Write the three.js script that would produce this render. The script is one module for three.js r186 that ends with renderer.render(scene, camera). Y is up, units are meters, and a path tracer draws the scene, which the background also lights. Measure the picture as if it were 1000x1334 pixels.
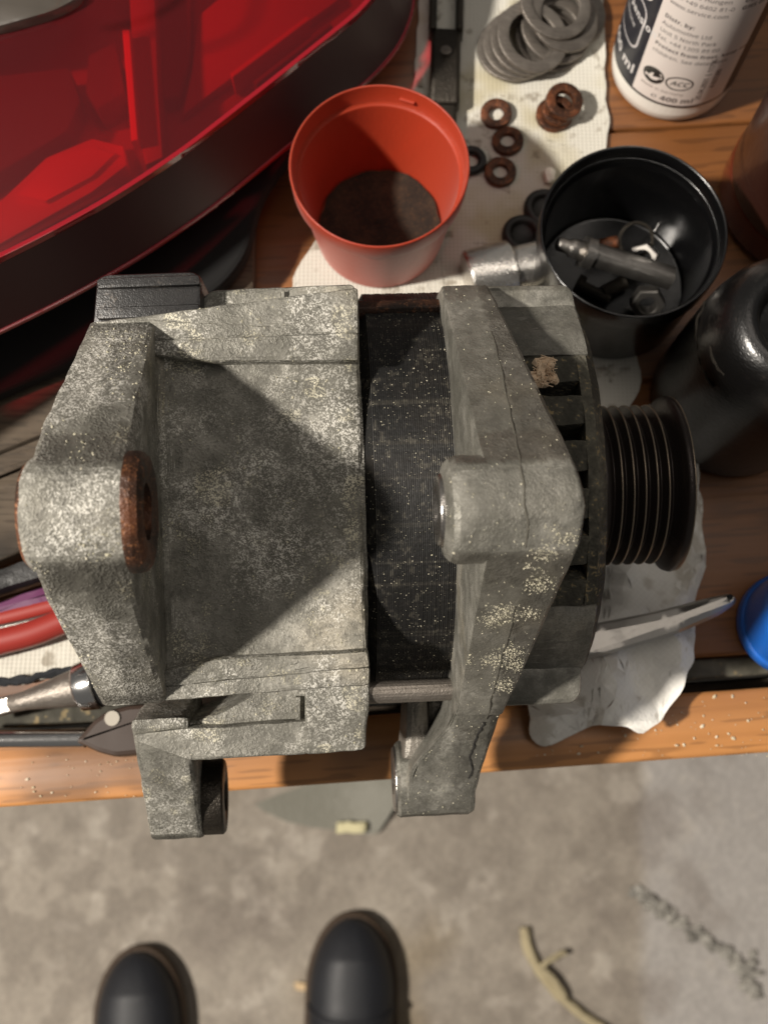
import * as THREE from 'three';
import { RoundedBoxGeometry } from 'three/addons/geometries/RoundedBoxGeometry.js';
import { TessellateModifier } from 'three/addons/modifiers/TessellateModifier.js';
import { MeshSurfaceSampler } from 'three/addons/math/MeshSurfaceSampler.js';
import { ImprovedNoise } from 'three/addons/math/ImprovedNoise.js';
import { RectAreaLightUniformsLib } from 'three/addons/lights/RectAreaLightUniformsLib.js';
import { mergeGeometries, toCreasedNormals, mergeVertices } from 'three/addons/utils/BufferGeometryUtils.js';

// ---------------------------------------------------------------- camera, light, exposure
const R = Math.PI / 180, TILT = 13 * R, CAMH = 0.44, F = 1500;
const scene = new THREE.Scene();
const camera = new THREE.PerspectiveCamera(2 * Math.atan(667 / F) / R, 767 / 1024, 0.02, 30);
camera.position.set(0, CAMH, 0);
camera.up.set(0, 0, -1);
camera.lookAt(0, CAMH - Math.cos(TILT), -Math.sin(TILT));
camera.focus = 0.315; camera.userData.fStop = 16;
scene.add(camera);

const renderer = new THREE.WebGLRenderer({ antialias: true });
renderer.setSize(767, 1024);
renderer.toneMapping = THREE.LinearToneMapping;
renderer.toneMappingExposure = 1.0;
renderer.shadowMap.enabled = true;
scene.background = new THREE.Color().setRGB(0.135, 0.13, 0.122);      // even ambient fill added for the dim garage all round

RectAreaLightUniformsLib.init();
const lamp = new THREE.SpotLight(new THREE.Color().setRGB(1, 0.925, 0.825), 41, 0, 50 * R, 0.5, 2);
lamp.position.set(-1.67, 2.01, 0.36);
lamp.target.position.set(0.05, -0.1, -0.05);
lamp.castShadow = true; lamp.shadow.mapSize.set(2048, 2048); lamp.shadow.radius = 4; lamp.shadow.bias = -0.0002;
scene.add(lamp, lamp.target);
const overheadFill = new THREE.RectAreaLight(new THREE.Color().setRGB(1, 0.9, 0.8), 2.3, 1.4, 0.5);   // added weak fill from overhead, no real fitting
overheadFill.position.set(0.25, 1.75, -0.35);
overheadFill.lookAt(0.1, 0, -0.1);
scene.add(overheadFill);

// ---------------------------------------------------------------- helpers
function rng(seed) { let s = seed >>> 0; return () => { s = (s + 0x6D2B79F5) | 0; let t = Math.imul(s ^ (s >>> 15), 1 | s); t = (t + Math.imul(t ^ (t >>> 7), 61 | t)) ^ t; return ((t ^ (t >>> 14)) >>> 0) / 4294967296; }; }
const used = {};
function numbered(n) { const k = used[n] = (used[n] ?? -1) + 1; return k ? `${n}_${String(k).padStart(3, '0')}` : n; }
const SHADOW = (o) => { o.castShadow = o.receiveShadow = true; return o; };
function part(name, g, m, parent, label) { const o = SHADOW(new THREE.Mesh(Array.isArray(g) ? merge(g) : g, m)); o.name = name; parent.add(o); if (label) o.userData.label = label; return o; }
function tag(o, label, category, group) { o.userData.label = label; o.userData.category = category; if (group) o.userData.group = group; return o; }
function thing(name, label, category, p = [0, 0, 0], group) { const o = new THREE.Group(); o.name = numbered(name); o.position.set(...(p.isVector3 ? p.toArray() : p)); scene.add(o); return tag(o, label, category, group); }
function single(name, g, m, label, category, group, p) { const o = SHADOW(new THREE.Mesh(Array.isArray(g) ? merge(g) : g, m)); o.name = numbered(name); if (p) o.position.copy(p); scene.add(o); return tag(o, label, category, group); }
function merge(list) { return mergeGeometries(list.map((g) => { const k = g.index ? g.toNonIndexed() : g.clone(); for (const a of Object.keys(k.attributes)) if (!['position', 'normal', 'uv'].includes(a)) k.deleteAttribute(a); return k; })); }
// a pixel of the 1000 x 1334 photograph to the point of the plane at height y
const FW = new THREE.Vector3(0, -Math.cos(TILT), -Math.sin(TILT)), UPV = new THREE.Vector3(0, Math.sin(TILT), -Math.cos(TILT));
function W(px, py, y = 0) {
  const d = FW.clone().add(new THREE.Vector3((px - 500) / F, 0, 0)).addScaledVector(UPV, (667 - py) / F);
  const t = (y - CAMH) / d.y; return new THREE.Vector3(d.x * t, y, d.z * t);
}
const XZ = (list, y) => list.map(([a, b]) => { const v = W(a, b, y); return [v.x, v.z]; });
function boxUV(g, s) {                                               // uv in units of s metres, by main direction of the face
  const k = g.index ? g.toNonIndexed() : g, p = k.attributes.position, uv = new Float32Array(p.count * 2), a = new THREE.Vector3(), b = new THREE.Vector3(), c = new THREE.Vector3();
  for (let i = 0; i < p.count; i += 3) {
    a.fromBufferAttribute(p, i); b.fromBufferAttribute(p, i + 1); c.fromBufferAttribute(p, i + 2);
    const n = b.clone().sub(a).cross(c.clone().sub(a)), ax = Math.abs(n.x), ay = Math.abs(n.y), az = Math.abs(n.z);
    [a, b, c].forEach((v, j) => { const [u, w] = ay >= ax && ay >= az ? [v.x, v.z] : ax >= az ? [v.z + 0.37 * s, v.y] : [v.x, v.y + 0.61 * s]; uv[(i + j) * 2] = u / s; uv[(i + j) * 2 + 1] = w / s; });
  }
  k.setAttribute('uv', new THREE.BufferAttribute(uv, 2)); return k;
}
function shapeOf(pts) { const s = new THREE.Shape(); pts.forEach(([x, y], i) => (i ? s.lineTo(x, y) : s.moveTo(x, y))); return s; }
function area(p) { let a = 0; p.forEach(([x, y], i) => { const [u, v] = p[(i + 1) % p.length]; a += x * v - u * y; }); return a; }
const ccw = (p) => (area(p) < 0 ? [...p].reverse() : p);
function extr(pts, depth, bev, holes = [], seg = 2) {
  const s = shapeOf(ccw(pts)); holes.forEach((h) => s.holes.push(shapeOf(ccw(h).reverse())));
  return new THREE.ExtrudeGeometry(s, { depth: depth - 2 * bev, bevelEnabled: bev > 0, bevelSize: bev, bevelThickness: bev, bevelOffset: -bev, bevelSegments: seg, curveSegments: 12 }).translate(0, 0, bev);
}
const prismY = (pts, y0, y1, bev = 0.0008, holes = []) => extr(pts.map(([x, z]) => [x, -z]), y1 - y0, bev, holes.map((h) => h.map(([x, z]) => [x, -z]))).rotateX(-Math.PI / 2).translate(0, y0, 0);
const extX = (pts, x0, x1, bev = 0.0008, holes = []) => extr(pts.map(([z, y]) => [-z, y]), x1 - x0, bev, holes.map((h) => h.map(([z, y]) => [-z, y]))).rotateY(Math.PI / 2).translate(x0, 0, 0);
const circle = (cx, cy, r, n = 28, a0 = 0, a1 = 2 * Math.PI) => Array.from({ length: n }, (_, i) => { const a = a0 + (a1 - a0) * i / (a1 - a0 > 6.28 ? n : n - 1); return [cx + r * Math.cos(a), cy + r * Math.sin(a)]; });
function hull(pts) {
  const p = [...pts].sort((a, b) => a[0] - b[0] || a[1] - b[1]), cr = (o, a, b) => (a[0] - o[0]) * (b[1] - o[1]) - (a[1] - o[1]) * (b[0] - o[0]), half = (q) => { const h = []; for (const v of q) { while (h.length > 1 && cr(h[h.length - 2], h[h.length - 1], v) <= 0) h.pop(); h.push(v); } h.pop(); return h; };
  return [...half(p), ...half([...p].reverse())];
}
function round(pts, r, n = 4) {                                       // corners of a polygon rounded
  const out = []; pts.forEach((p, i) => { const a = pts[(i + pts.length - 1) % pts.length], b = pts[(i + 1) % pts.length], la = Math.hypot(a[0] - p[0], a[1] - p[1]), lb = Math.hypot(b[0] - p[0], b[1] - p[1]), k = Math.min(r, la / 2.2, lb / 2.2);
    const A = [p[0] + (a[0] - p[0]) * k / la, p[1] + (a[1] - p[1]) * k / la], B = [p[0] + (b[0] - p[0]) * k / lb, p[1] + (b[1] - p[1]) * k / lb];
    for (let j = 0; j <= n; j++) { const t = j / n; out.push([(1 - t) ** 2 * A[0] + 2 * t * (1 - t) * p[0] + t * t * B[0], (1 - t) ** 2 * A[1] + 2 * t * (1 - t) * p[1] + t * t * B[1]]); } });
  return out;
}
const lathe = (pts, n = 64) => new THREE.LatheGeometry(pts.map(([x, y]) => new THREE.Vector2(x, y)), n);
const latheX = (pts, y, z, n = 96) => lathe(pts.map(([x, r]) => [Math.max(r, 1e-5), x]), n).rotateZ(-Math.PI / 2).translate(0, y, z);   // pairs (x, radius)
const tube = (pts, r, n = 40, k = 8) => new THREE.TubeGeometry(new THREE.CatmullRomCurve3(pts), n, r, k, false);
const PN = new ImprovedNoise();
const n3 = (x, y, z) => PN.noise(x + 31.7, y + 17.3, z + 5.1);
function rough(g, amp, freq, edge, crease = 0.7) {                   // uneven cast surface: fine facets moved by noise of the place
  let k = g.index ? g.toNonIndexed() : g; if (edge) k = new TessellateModifier(edge, 7).modify(k);
  const p = k.attributes.position;
  for (let i = 0; i < p.count; i++) { const x = p.getX(i), y = p.getY(i), z = p.getZ(i), f = freq;
    const q = 2.7 * f, e = 0.22 * amp;
    p.setXYZ(i, x + amp * n3(x * f, y * f, z * f) + e * n3(x * q, y * q, z * q), y + amp * n3(y * f + 9, z * f, x * f) + e * n3(y * q, z * q + 3, x * q), z + amp * n3(z * f, x * f + 4, y * f) + e * n3(z * q + 7, x * q, y * q)); }
  k.deleteAttribute('normal'); return toCreasedNormals(k, crease);
}
// ---------------------------------------------------------------- textures (all tile)
function hash(x, y, s) { let h = Math.imul(x, 374761393) ^ Math.imul(y, 668265263) ^ Math.imul(s, 1274126177); h = Math.imul(h ^ (h >>> 13), 1274126177); return ((h ^ (h >>> 16)) >>> 0) / 4294967296; }
function vn(u, v, px, py, s) { const x = u * px, y = v * py, xi = Math.floor(x), yi = Math.floor(y); let fx = x - xi, fy = y - yi; fx = fx * fx * (3 - 2 * fx); fy = fy * fy * (3 - 2 * fy); const x0 = ((xi % px) + px) % px, y0 = ((yi % py) + py) % py, x1 = (x0 + 1) % px, y1 = (y0 + 1) % py; const a = hash(x0, y0, s), b = hash(x1, y0, s), c = hash(x0, y1, s), d = hash(x1, y1, s); return a + (b - a) * fx + (c - a) * fy + (a - b - c + d) * fx * fy; }
function fb(u, v, px, py, o, s) { let t = 0, w = 0.5, n = 0; for (let i = 0; i < o; i++) { t += w * vn(u, v, px << i, py << i, s + i); n += w; w *= 0.55; } return t / n; }
const st = (a, b, x) => { const t = Math.min(1, Math.max(0, (x - a) / (b - a))); return t * t * (3 - 2 * t); };
const mix = (a, b, t) => [a[0] + (b[0] - a[0]) * t, a[1] + (b[1] - a[1]) * t, a[2] + (b[2] - a[2]) * t];
function tex(w, h, fn, srgb) {
  const d = new Uint8Array(w * h * 4);
  for (let j = 0; j < h; j++) for (let i = 0; i < w; i++) { const c = fn((i + 0.5) / w, (j + 0.5) / h), k = (j * w + i) * 4; if (c.length) { d[k] = c[0]; d[k + 1] = c[1]; d[k + 2] = c[2]; } else d[k] = d[k + 1] = d[k + 2] = 255 * c; d[k + 3] = 255; }
  const t = new THREE.DataTexture(d, w, h); t.wrapS = t.wrapT = THREE.RepeatWrapping; t.magFilter = THREE.LinearFilter; t.minFilter = THREE.LinearMipmapLinearFilter; t.generateMipmaps = true; if (srgb) t.colorSpace = THREE.SRGBColorSpace; t.needsUpdate = true; return t;
}
const cl = (c) => c.map((v) => Math.max(0, Math.min(255, v)));
const mat = (o) => new THREE.MeshStandardMaterial({ roughness: 0.7, metalness: 0, side: THREE.DoubleSide, ...o });
const pmat = (o) => new THREE.MeshPhysicalMaterial({ roughness: 0.5, metalness: 0, side: THREE.DoubleSide, ...o });

// corroded cast aluminium: pale salt grains over grey, darker oxide patches
function castFn(salt, tone, warm, s) {
  return (u, v) => {
    const big = fb(u, v, 3, 3, 4, s), mid = fb(u, v, 16, 16, 4, s + 20), fine = fb(u, v, 150, 150, 3, s + 40), grain = vn(u, v, 400, 400, s + 60);
    let c = mix([108, 106, 98], [164, 161, 152], st(0.25, 0.75, 0.5 * mid + 0.5 * big));
    c = mix(c, [150, 136, 110], warm * st(0.48, 0.7, big));
    const m = st(0.40, 0.62, fb(u, v, 6, 6, 5, s + 80)), g = st(0.525, 0.62, fine * 0.5 + grain * 0.5 + 0.09 * (m - 0.5));
    c = mix(c, [218, 215, 207], salt * g * (0.08 + 0.70 * m));
    const dk = st(0.56, 0.74, fb(u, v, 80, 80, 3, s + 100)); c = mix(c, [72, 70, 62], (0.10 + 0.22 * salt * m) * dk); c = mix(c, [92, 90, 82], 0.42 * st(0.5, 0.7, fb(u, v, 5, 5, 5, s + 160))); c = mix(c, [84, 82, 76], 0.3 * st(0.5, 0.66, fb(u, v, 34, 34, 4, s + 180)));
    const pit = st(0.72, 0.8, vn(u, v, 260, 260, s + 120)); c = mix(c, [70, 68, 62], (0.12 + 0.2 * salt) * pit);
    const yel = st(0.62, 0.72, fb(u, v, 12, 12, 3, s + 140)) * g; c = mix(c, [220, 210, 168], 0.3 * yel * salt);
    return cl(c.map((q) => q * tone * (0.95 + 0.1 * grain)));
  };
}
const castBump = (s) => (u, v) => { const fine = fb(u, v, 150, 150, 3, s + 40), grain = vn(u, v, 400, 400, s + 60), m = st(0.38, 0.64, fb(u, v, 8, 8, 4, s + 80)); return Math.min(1, 0.3 * fb(u, v, 84, 84, 3, s + 7) + 0.3 * fine + 0.4 * st(0.50, 0.66, fine * 0.62 + grain * 0.38 + 0.12 * (m - 0.5)) * (0.3 + 0.7 * m)); };
const CT = 0.105;
const castMap = tex(1024, 1024, castFn(1, 0.99, 0.3, 3), true), castB = tex(1024, 1024, castBump(3));
const cast2Map = tex(1024, 1024, castFn(0.2, 0.92, 0.5, 203), true);
const grimeMap = tex(512, 512, (u, v) => { const b = fb(u, v, 5, 5, 4, 11), f = fb(u, v, 60, 60, 3, 12), g = vn(u, v, 200, 200, 13); let c = mix([52, 50, 42], [98, 94, 82], st(0.3, 0.75, 0.6 * b + 0.4 * f)); c = mix(c, [150, 130, 92], 0.7 * st(0.66, 0.74, f * 0.6 + g * 0.4)); return cl(c); }, true);
const rustMap = tex(512, 512, (u, v) => { const b = fb(u, v, 6, 6, 4, 21), f = fb(u, v, 70, 70, 3, 22); return cl(mix(mix([56, 38, 28], [124, 80, 56], st(0.25, 0.75, b)), [176, 126, 92], 0.7 * st(0.58, 0.75, f))); }, true);
const noiseB = tex(512, 512, (u, v) => 0.6 * fb(u, v, 40, 40, 4, 31) + 0.4 * vn(u, v, 180, 180, 32));
const lamMap = tex(512, 512, (u, v) => { const b = fb(u, v, 4, 4, 4, 61), f = fb(u, v, 60, 60, 3, 62); let c = mix([22, 22, 22], [46, 45, 44], 0.6 * b + 0.4 * f); c = mix(c, [70, 60, 52], 0.2 * st(0.58, 0.76, fb(u, v, 8, 8, 4, 64))); c = mix(c, [118, 112, 98], 0.5 * st(0.6, 0.74, f)); return cl(c); }, true);
const steelMap = tex(512, 512, (u, v) => { const b = fb(u, v, 6, 6, 4, 41), f = fb(u, v, 8, 160, 3, 42); return cl(mix([112, 108, 104], [198, 194, 188], 0.55 * b + 0.45 * f)); }, true);
const woodFn = (dark, lite, s) => (u, v) => {
  const w = fb(u, v, 2, 6, 3, s), y = v + 0.05 * (w - 0.5), ring = 0.5 + 0.5 * Math.sin(2 * Math.PI * (7 * y + 1.4 * fb(u, y, 1, 5, 3, s + 3)));
  const fib = fb(u, v, 4, 140, 3, s + 6), pore = st(0.66, 0.78, vn(u, v, 24, 300, s + 9));
  let c = mix(dark, lite, 0.18 * ring + 0.32 * fib + 0.5 * fb(u, v, 3, 5, 4, s + 12)); c = mix(c, dark.map((q) => q * 0.6), 0.28 * pore);
  const stain = st(0.6, 0.76, fb(u, v, 5, 5, 4, s + 15)); c = mix(c, dark.map((q) => q * 0.45), 0.45 * stain); return cl(c);
};
const woodMap = tex(1024, 1024, woodFn([136, 89, 47], [208, 147, 88], 51), true), woodB = tex(512, 512, (u, v) => 0.7 * fb(u, v, 4, 140, 3, 57) + 0.3 * fb(u, v, 40, 40, 2, 58));
const greyWoodMap = tex(512, 512, woodFn([50, 42, 34], [100, 87, 72], 71), true);
const clothMap = tex(1024, 1024, (u, v) => { const weave = 0.5 + 0.25 * Math.sin(u * 2 * Math.PI * 190) + 0.25 * Math.sin(v * 2 * Math.PI * 190), b = fb(u, v, 4, 4, 4, 81); let c = mix([176, 172, 160], [214, 211, 202], 0.4 * weave + 0.6 * b); c = mix(c, [150, 136, 92], 0.45 * st(0.52, 0.78, fb(u, v, 5, 5, 4, 84))); c = mix(c, [104, 94, 80], 0.5 * st(0.62, 0.8, fb(u, v, 30, 30, 4, 87))); return cl(c); }, true);
const towelMap = tex(512, 512, (u, v) => { const b = fb(u, v, 5, 5, 4, 91), d = (Math.sin(u * 2 * Math.PI * 40) * Math.sin(v * 2 * Math.PI * 40)); let c = mix([208, 205, 198], [238, 236, 230], b + 0.1 * d); c = mix(c, [168, 160, 146], 0.5 * st(0.58, 0.72, fb(u, v, 7, 7, 4, 94))); return cl(c); }, true);
const weaveB = tex(512, 512, (u, v) => 0.5 + 0.22 * Math.sin(u * 2 * Math.PI * 95) + 0.22 * Math.sin(v * 2 * Math.PI * 95));
const plasticB = tex(512, 512, (u, v) => 0.8 * fb(u, v, 8, 8, 4, 101) + 0.2 * vn(u, v, 220, 220, 102));
const dirtyBlackMap = tex(512, 512, (u, v) => { const b = fb(u, v, 6, 6, 4, 111), g = fb(u, v, 90, 90, 2, 112); let c = mix([17, 17, 18], [38, 36, 35], b); c = mix(c, [112, 104, 96], 0.55 * st(0.6, 0.75, g * 0.5 + b * 0.5)); return cl(c); }, true);
const floorMap = tex(1024, 1024, (u, v) => {
  const b = fb(u, v, 4, 4, 5, 121), f = fb(u, v, 50, 50, 4, 122), g = vn(u, v, 400, 400, 123);
  let c = mix([130, 122, 110], [176, 168, 153], st(0.2, 0.8, 0.6 * b + 0.4 * f));
  c = mix(c, [178, 175, 170], 0.8 * st(0.205, 0.222, u + 0.03 * (fb(u, v, 12, 12, 3, 125) - 0.5)) * (1 - st(0.55, 0.62, u)));       // paler newer pour to the right
  c = mix(c, [118, 109, 99], 0.5 * st(0.56, 0.72, fb(u, v, 9, 9, 4, 128)));                                                // oil blots
  c = mix(c, [122, 102, 66], 0.4 * st(0.56, 0.74, fb(u, v, 6, 6, 4, 131)));
  c = mix(c, [205, 198, 184], 0.4 * st(0.6, 0.76, fb(u, v, 34, 34, 4, 134)));
  c = mix(c, [92, 84, 74], 0.4 * st(0.54, 0.70, fb(u, v, 3, 3, 6, 137)) * st(0.35, 0.65, f));
  return cl(c.map((q) => q * (0.95 + 0.1 * g)));
}, true);
const floorB = tex(512, 512, (u, v) => 0.5 * fb(u, v, 12, 12, 4, 141) + 0.5 * fb(u, v, 90, 90, 3, 142));

const M = {
  cast: mat({ map: castMap, bumpMap: castB, bumpScale: 0.00028, roughness: 0.62, metalness: 0.25 }),
  cast2: mat({ map: cast2Map, bumpMap: castB, bumpScale: 0.00013, roughness: 0.5, metalness: 0.4 }),
  castBare: mat({ color: 0xb9b6b0, map: steelMap, bumpMap: noiseB, bumpScale: 0.0003, roughness: 0.5, metalness: 0.35 }),
  grime: mat({ map: grimeMap, bumpMap: noiseB, bumpScale: 0.0008, roughness: 0.85 }),
  rust: mat({ map: rustMap, bumpMap: noiseB, bumpScale: 0.0004, roughness: 0.68, metalness: 0.35 }),
  darkRust: mat({ color: 0xc4b8a6, map: rustMap, bumpMap: noiseB, bumpScale: 0.0003, roughness: 0.5, metalness: 0.15 }),
  copper: mat({ color: 0xe2cbb6, map: rustMap, bumpMap: noiseB, bumpScale: 0.0002, roughness: 0.5, metalness: 0.5 }),
  steel: mat({ map: steelMap, bumpMap: noiseB, bumpScale: 0.00012, roughness: 0.3, metalness: 0.95 }),
  greySteel: mat({ color: 0xd2ccc6, map: steelMap, bumpMap: noiseB, bumpScale: 0.0002, roughness: 0.45, metalness: 0.7 }),
  chrome: mat({ color: 0xd6d4d2, roughness: 0.16, metalness: 1, bumpMap: noiseB, bumpScale: 0.00004 }),
  socket: mat({ color: 0xd0ccc6, roughness: 0.24, metalness: 0.92, bumpMap: noiseB, bumpScale: 0.0002 }),
  darkSteel: mat({ color: 0x5b564f, map: steelMap, bumpMap: noiseB, bumpScale: 0.0003, roughness: 0.45, metalness: 0.7 }),
  lam: mat({ map: lamMap, bumpMap: noiseB, bumpScale: 0.0002, roughness: 0.55, metalness: 0.4 }),
  black: mat({ color: 0x0b0b0b, roughness: 0.8 }),
  pulley: mat({ color: 0x2e2724, bumpMap: noiseB, bumpScale: 0.0001, roughness: 0.38, metalness: 0.55 }),
  pulleyEdge: mat({ color: 0x8d8070, roughness: 0.4, metalness: 0.8 }),
  blackPlastic: mat({ map: dirtyBlackMap, bumpMap: plasticB, bumpScale: 0.0003, roughness: 0.42 }),
  gloss: pmat({ color: 0x070708, roughness: 0.28, clearcoat: 0.6, clearcoatRoughness: 0.2, bumpMap: plasticB, bumpScale: 0.0002 }),
  wood: pmat({ map: woodMap, bumpMap: woodB, bumpScale: 0.0003, roughness: 0.5, clearcoat: 0.25, clearcoatRoughness: 0.35 }),
  wood2: pmat({ color: 0xb3a69a, map: woodMap, bumpMap: woodB, bumpScale: 0.0003, roughness: 0.5, clearcoat: 0.2, clearcoatRoughness: 0.35 }),
  greyWood: mat({ map: greyWoodMap, bumpMap: woodB, bumpScale: 0.0008, roughness: 0.85 }),
  cloth: mat({ map: clothMap, bumpMap: weaveB, bumpScale: 0.0003, roughness: 0.95 }),
  towel: mat({ map: towelMap, bumpMap: noiseB, bumpScale: 0.0003, roughness: 0.95 }),
  floor: mat({ map: floorMap, color: 0xeeecee, bumpMap: floorB, bumpScale: 0.003, roughness: 0.75 }),
};

// ---------------------------------------------------------------- the setting: concrete floor, workbench
const FY = -0.85;
{
  const g = boxUV(new THREE.BoxGeometry(8, 0.1, 8).translate(0, FY - 0.05, 0), 1.3);
  const o = SHADOW(new THREE.Mesh(g, M.floor)); o.name = 'floor'; o.userData.kind = 'structure'; scene.add(o);
}
const bench = thing('workbench', 'varnished orange wood workbench under all the parts and tools', 'workbench', [0, 0, 0.0007]);
bench.rotation.y = 4.0 * R;
function board(name, x0, x1, z0, z1, y0, y1, m, off, label) {
  const g = boxUV(rough(new RoundedBoxGeometry(x1 - x0, y1 - y0, z1 - z0, 3, 0.0015).translate((x0 + x1) / 2, (y0 + y1) / 2, (z0 + z1) / 2), 0.0002, 90, 0), 0.36);
  const uv = g.attributes.uv; for (let i = 0; i < uv.count; i++) uv.setXY(i, uv.getX(i) + off, uv.getY(i) + off * 0.37);
  return part(name, g, m, bench, label);
}
board('front_strip', -0.7, 0.7, -0.024, 0, -0.04, 0, M.wood, 0.13);
board('added_gap_backing', -0.7, 0.7, -0.062, -0.010, -0.10, -0.0425, M.greyWood, 0.5);  // added board under the gap, hides the lit floor so it stays dark
board('ledge', -0.7, 0.7, -0.0370, -0.0295, -0.042, -0.009, M.grime, 0.3, 'dusty sunken grey ledge behind front strip');
for (let i = 0; i < 5; i++) board('board', -0.7, 0.7, -0.0375 - 0.112 * (i + 1) + 0.001, -0.0375 - 0.112 * i, -0.04, 0, M.wood2, 0.21 + i * 0.377);
for (const x of [-0.62, 0.62]) for (const z of [-0.08, -0.54]) part('leg', boxUV(new RoundedBoxGeometry(0.07, 0.81, 0.07, 2, 0.004).translate(x, -0.445, z), 0.36), M.wood, bench);

// ---------------------------------------------------------------- the alternator
const YAW = 1.8 * R, PITCH = 3 * R, AD = 0.448;
const alt = thing('alternator', 'corroded grey alternator with cast mounting arms and ribbed belt pulley', 'alternator', new THREE.Vector3(0, CAMH, 0).addScaledVector(FW, AD));
alt.rotation.set(TILT, YAW, -PITCH, 'XYZ'); alt.position.x = -0.0068; alt.updateMatrixWorld(true);
const TOLOCAL = alt.matrixWorld.clone().invert(), EYE = new THREE.Vector3(0, CAMH, 0).applyMatrix4(TOLOCAL);
function L(px, py, y) { const d = FW.clone().add(new THREE.Vector3((px - 500) / F, 0, 0)).addScaledVector(UPV, (667 - py) / F).transformDirection(TOLOCAL); return EYE.clone().addScaledVector(d, (y - EYE.y) / d.y); }
const TOPIX = (q) => { const v = alt.localToWorld(q.clone()).sub(new THREE.Vector3(0, CAMH, 0)), D = v.dot(FW); return [500 + F * v.x / D, 667 - F * v.dot(UPV) / D]; };
const LX = (list, y) => list.map(([a, b]) => { const v = L(a, b, y); return [v.x, v.z]; });
const SY = 0.070, SZ = -0.0062;                                        // the shaft
const castGeo = (list, amp = 0.0003) => boxUV(rough(merge(list), amp, 160, 0.0035, 0.8), CT);
{
  // rear housing: floor between two rails, side flanges, round body
  const list = [];
  const fl = LX([[140, 430], [466, 385], [478, 885], [150, 908]], 0.131); list.push(prismY(fl, 0.06, 0.131, 0.001));
  list.push(latheX([[-0.064, 0], [-0.064, 0.056], [-0.060, 0.061], [-0.005, 0.061], [-0.005, 0]], SY, SZ, 72));
  const H = 0.1372;
  list.push(prismY(round(LX([[121, 419], [180, 412], [466, 374], [467, 436], [150, 448]], H - 0.0014), 0.001), 0.115, H - 0.0014, 0.001));
  list.push(prismY(round(LX([[150, 445], [467, 432], [468, 470], [272, 471], [200, 462]], H), 0.001), 0.12, H, 0.0012));
  list.push(prismY(round(LX([[140, 895], [200, 893], [482, 868], [481, 893], [300, 906], [144, 921]], H - 0.0018), 0.001), 0.118, H - 0.0018, 0.001));
  list.push(prismY(round(LX([[190, 880], [280, 858], [380, 853], [479, 848], [482, 870], [205, 896]], H), 0.001), 0.12, H, 0.0012));
  // flange away from the bench front
  list.push(prismY(round(LX([[258, 430], [263, 388], [276, 377], [455, 370], [463, 378], [468, 450]], 0.110), 0.003), 0.05, 0.110, 0.0012));
  list.push(prismY(round(LX([[377, 420], [377, 374], [458, 370], [464, 378], [468, 430]], 0.1135), 0.002), 0.09, 0.1135, 0.0008));
  list.push(prismY(LX([[366, 420], [366, 377], [371, 377], [371, 420]], 0.1135), 0.09, 0.1135, 0.0004));
  list.push(prismY(LX([[290, 417], [345, 383], [366, 380], [366, 420]], 0.1118), 0.09, 0.1118, 0.0006));
  // flange on the bench front side
  list.push(prismY(round(LX([[172, 957], [190, 944], [240, 944], [292, 926], [330, 905], [340, 880], [480, 870], [480, 900], [474, 977], [245, 992], [178, 965]], 0.1045), 0.003), 0.045, 0.1045, 0.0012));
  list.push(prismY(round(LX([[397, 870], [481, 868], [482, 905], [475, 977], [397, 984]], 0.1100), 0.0015), 0.08, 0.1100, 0.001));
  list.push(prismY(round(LX([[173, 956], [236, 949], [300, 946], [402, 938], [402, 983], [245, 991], [178, 966]], 0.1095), 0.0015), 0.08, 0.1095, 0.001));
  list.push(prismY(LX([[385, 908], [391, 908], [391, 944], [385, 944]], 0.1068), 0.09, 0.1068, 0.0004));
  part('added_black_slab', castGeo(list), M.cast, alt);

  // rear mounting arm: triangular plate rising to the boss
  const a = L(121, 419, 0.136).z, b = L(145, 919, 0.136).z, bc = L(105, 669, 0.183);
  const prof = hull([...circle(bc.z, 0.183, 0.0130, 36), [a, 0.1352], [b, 0.1350], [a + 0.001, 0.1], [b - 0.001, 0.1]]);
  const flare = (g) => { g = new TessellateModifier(0.004, 7).modify(g.toNonIndexed()); const p = g.attributes.position; for (let i = 0; i < p.count; i++) { const t = (-0.0603 - p.getX(i)) / 0.0175; p.setX(i, p.getX(i) - 0.0036 * t * Math.min(1, Math.max(0, (p.getY(i) - 0.135) / 0.04))); } g.deleteAttribute('normal'); g.computeVertexNormals(); return g; };
  const arm = [flare(extX(prof, -0.0778, -0.0603, 0.0014))];
  arm.push(latheX([[-0.0825, 0], [-0.0825, 0.0122], [-0.0814, 0.0131], [-0.0606, 0.0129], [-0.0598, 0.0130], [-0.0598, 0]], 0.183, bc.z, 48));
  { const x0 = -0.0608, y0 = 0.1305, q = 0.0075, f = [[x0, y0 - 0.001], [x0 + q, y0 - 0.001]]; for (let k = 0; k <= 8; k++) { const t = k / 8 * Math.PI / 2; f.push([x0 + q - q * Math.sin(t), y0 + q - q * Math.cos(t)]); } arm.push(extr(f, 0.094, 0).translate(0, 0, -0.0465)); }
  part('rear_mounting_arm', castGeo(arm), M.cast, alt);
  const ring = (x0, x1, r, h, y, z) => latheX([[x0, h], [x0, r - 0.0008], [x0 + 0.0008, r], [x1 - 0.0008, r], [x1, r - 0.0008], [x1, h], [x0, h]], y, z, 56);
  part('bushing', boxUV(rough(latheX([[-0.0605, 0.0138], [-0.0585, 0.0140], [-0.0570, 0.0136], [-0.0560, 0.0126], [-0.0557, 0.0112], [-0.0566, 0.0066], [-0.0605, 0.0066]], 0.183, bc.z, 56), 0.00012, 300, 0), 0.05), M.darkRust, alt, 'rusty brown steel bushing');
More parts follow.
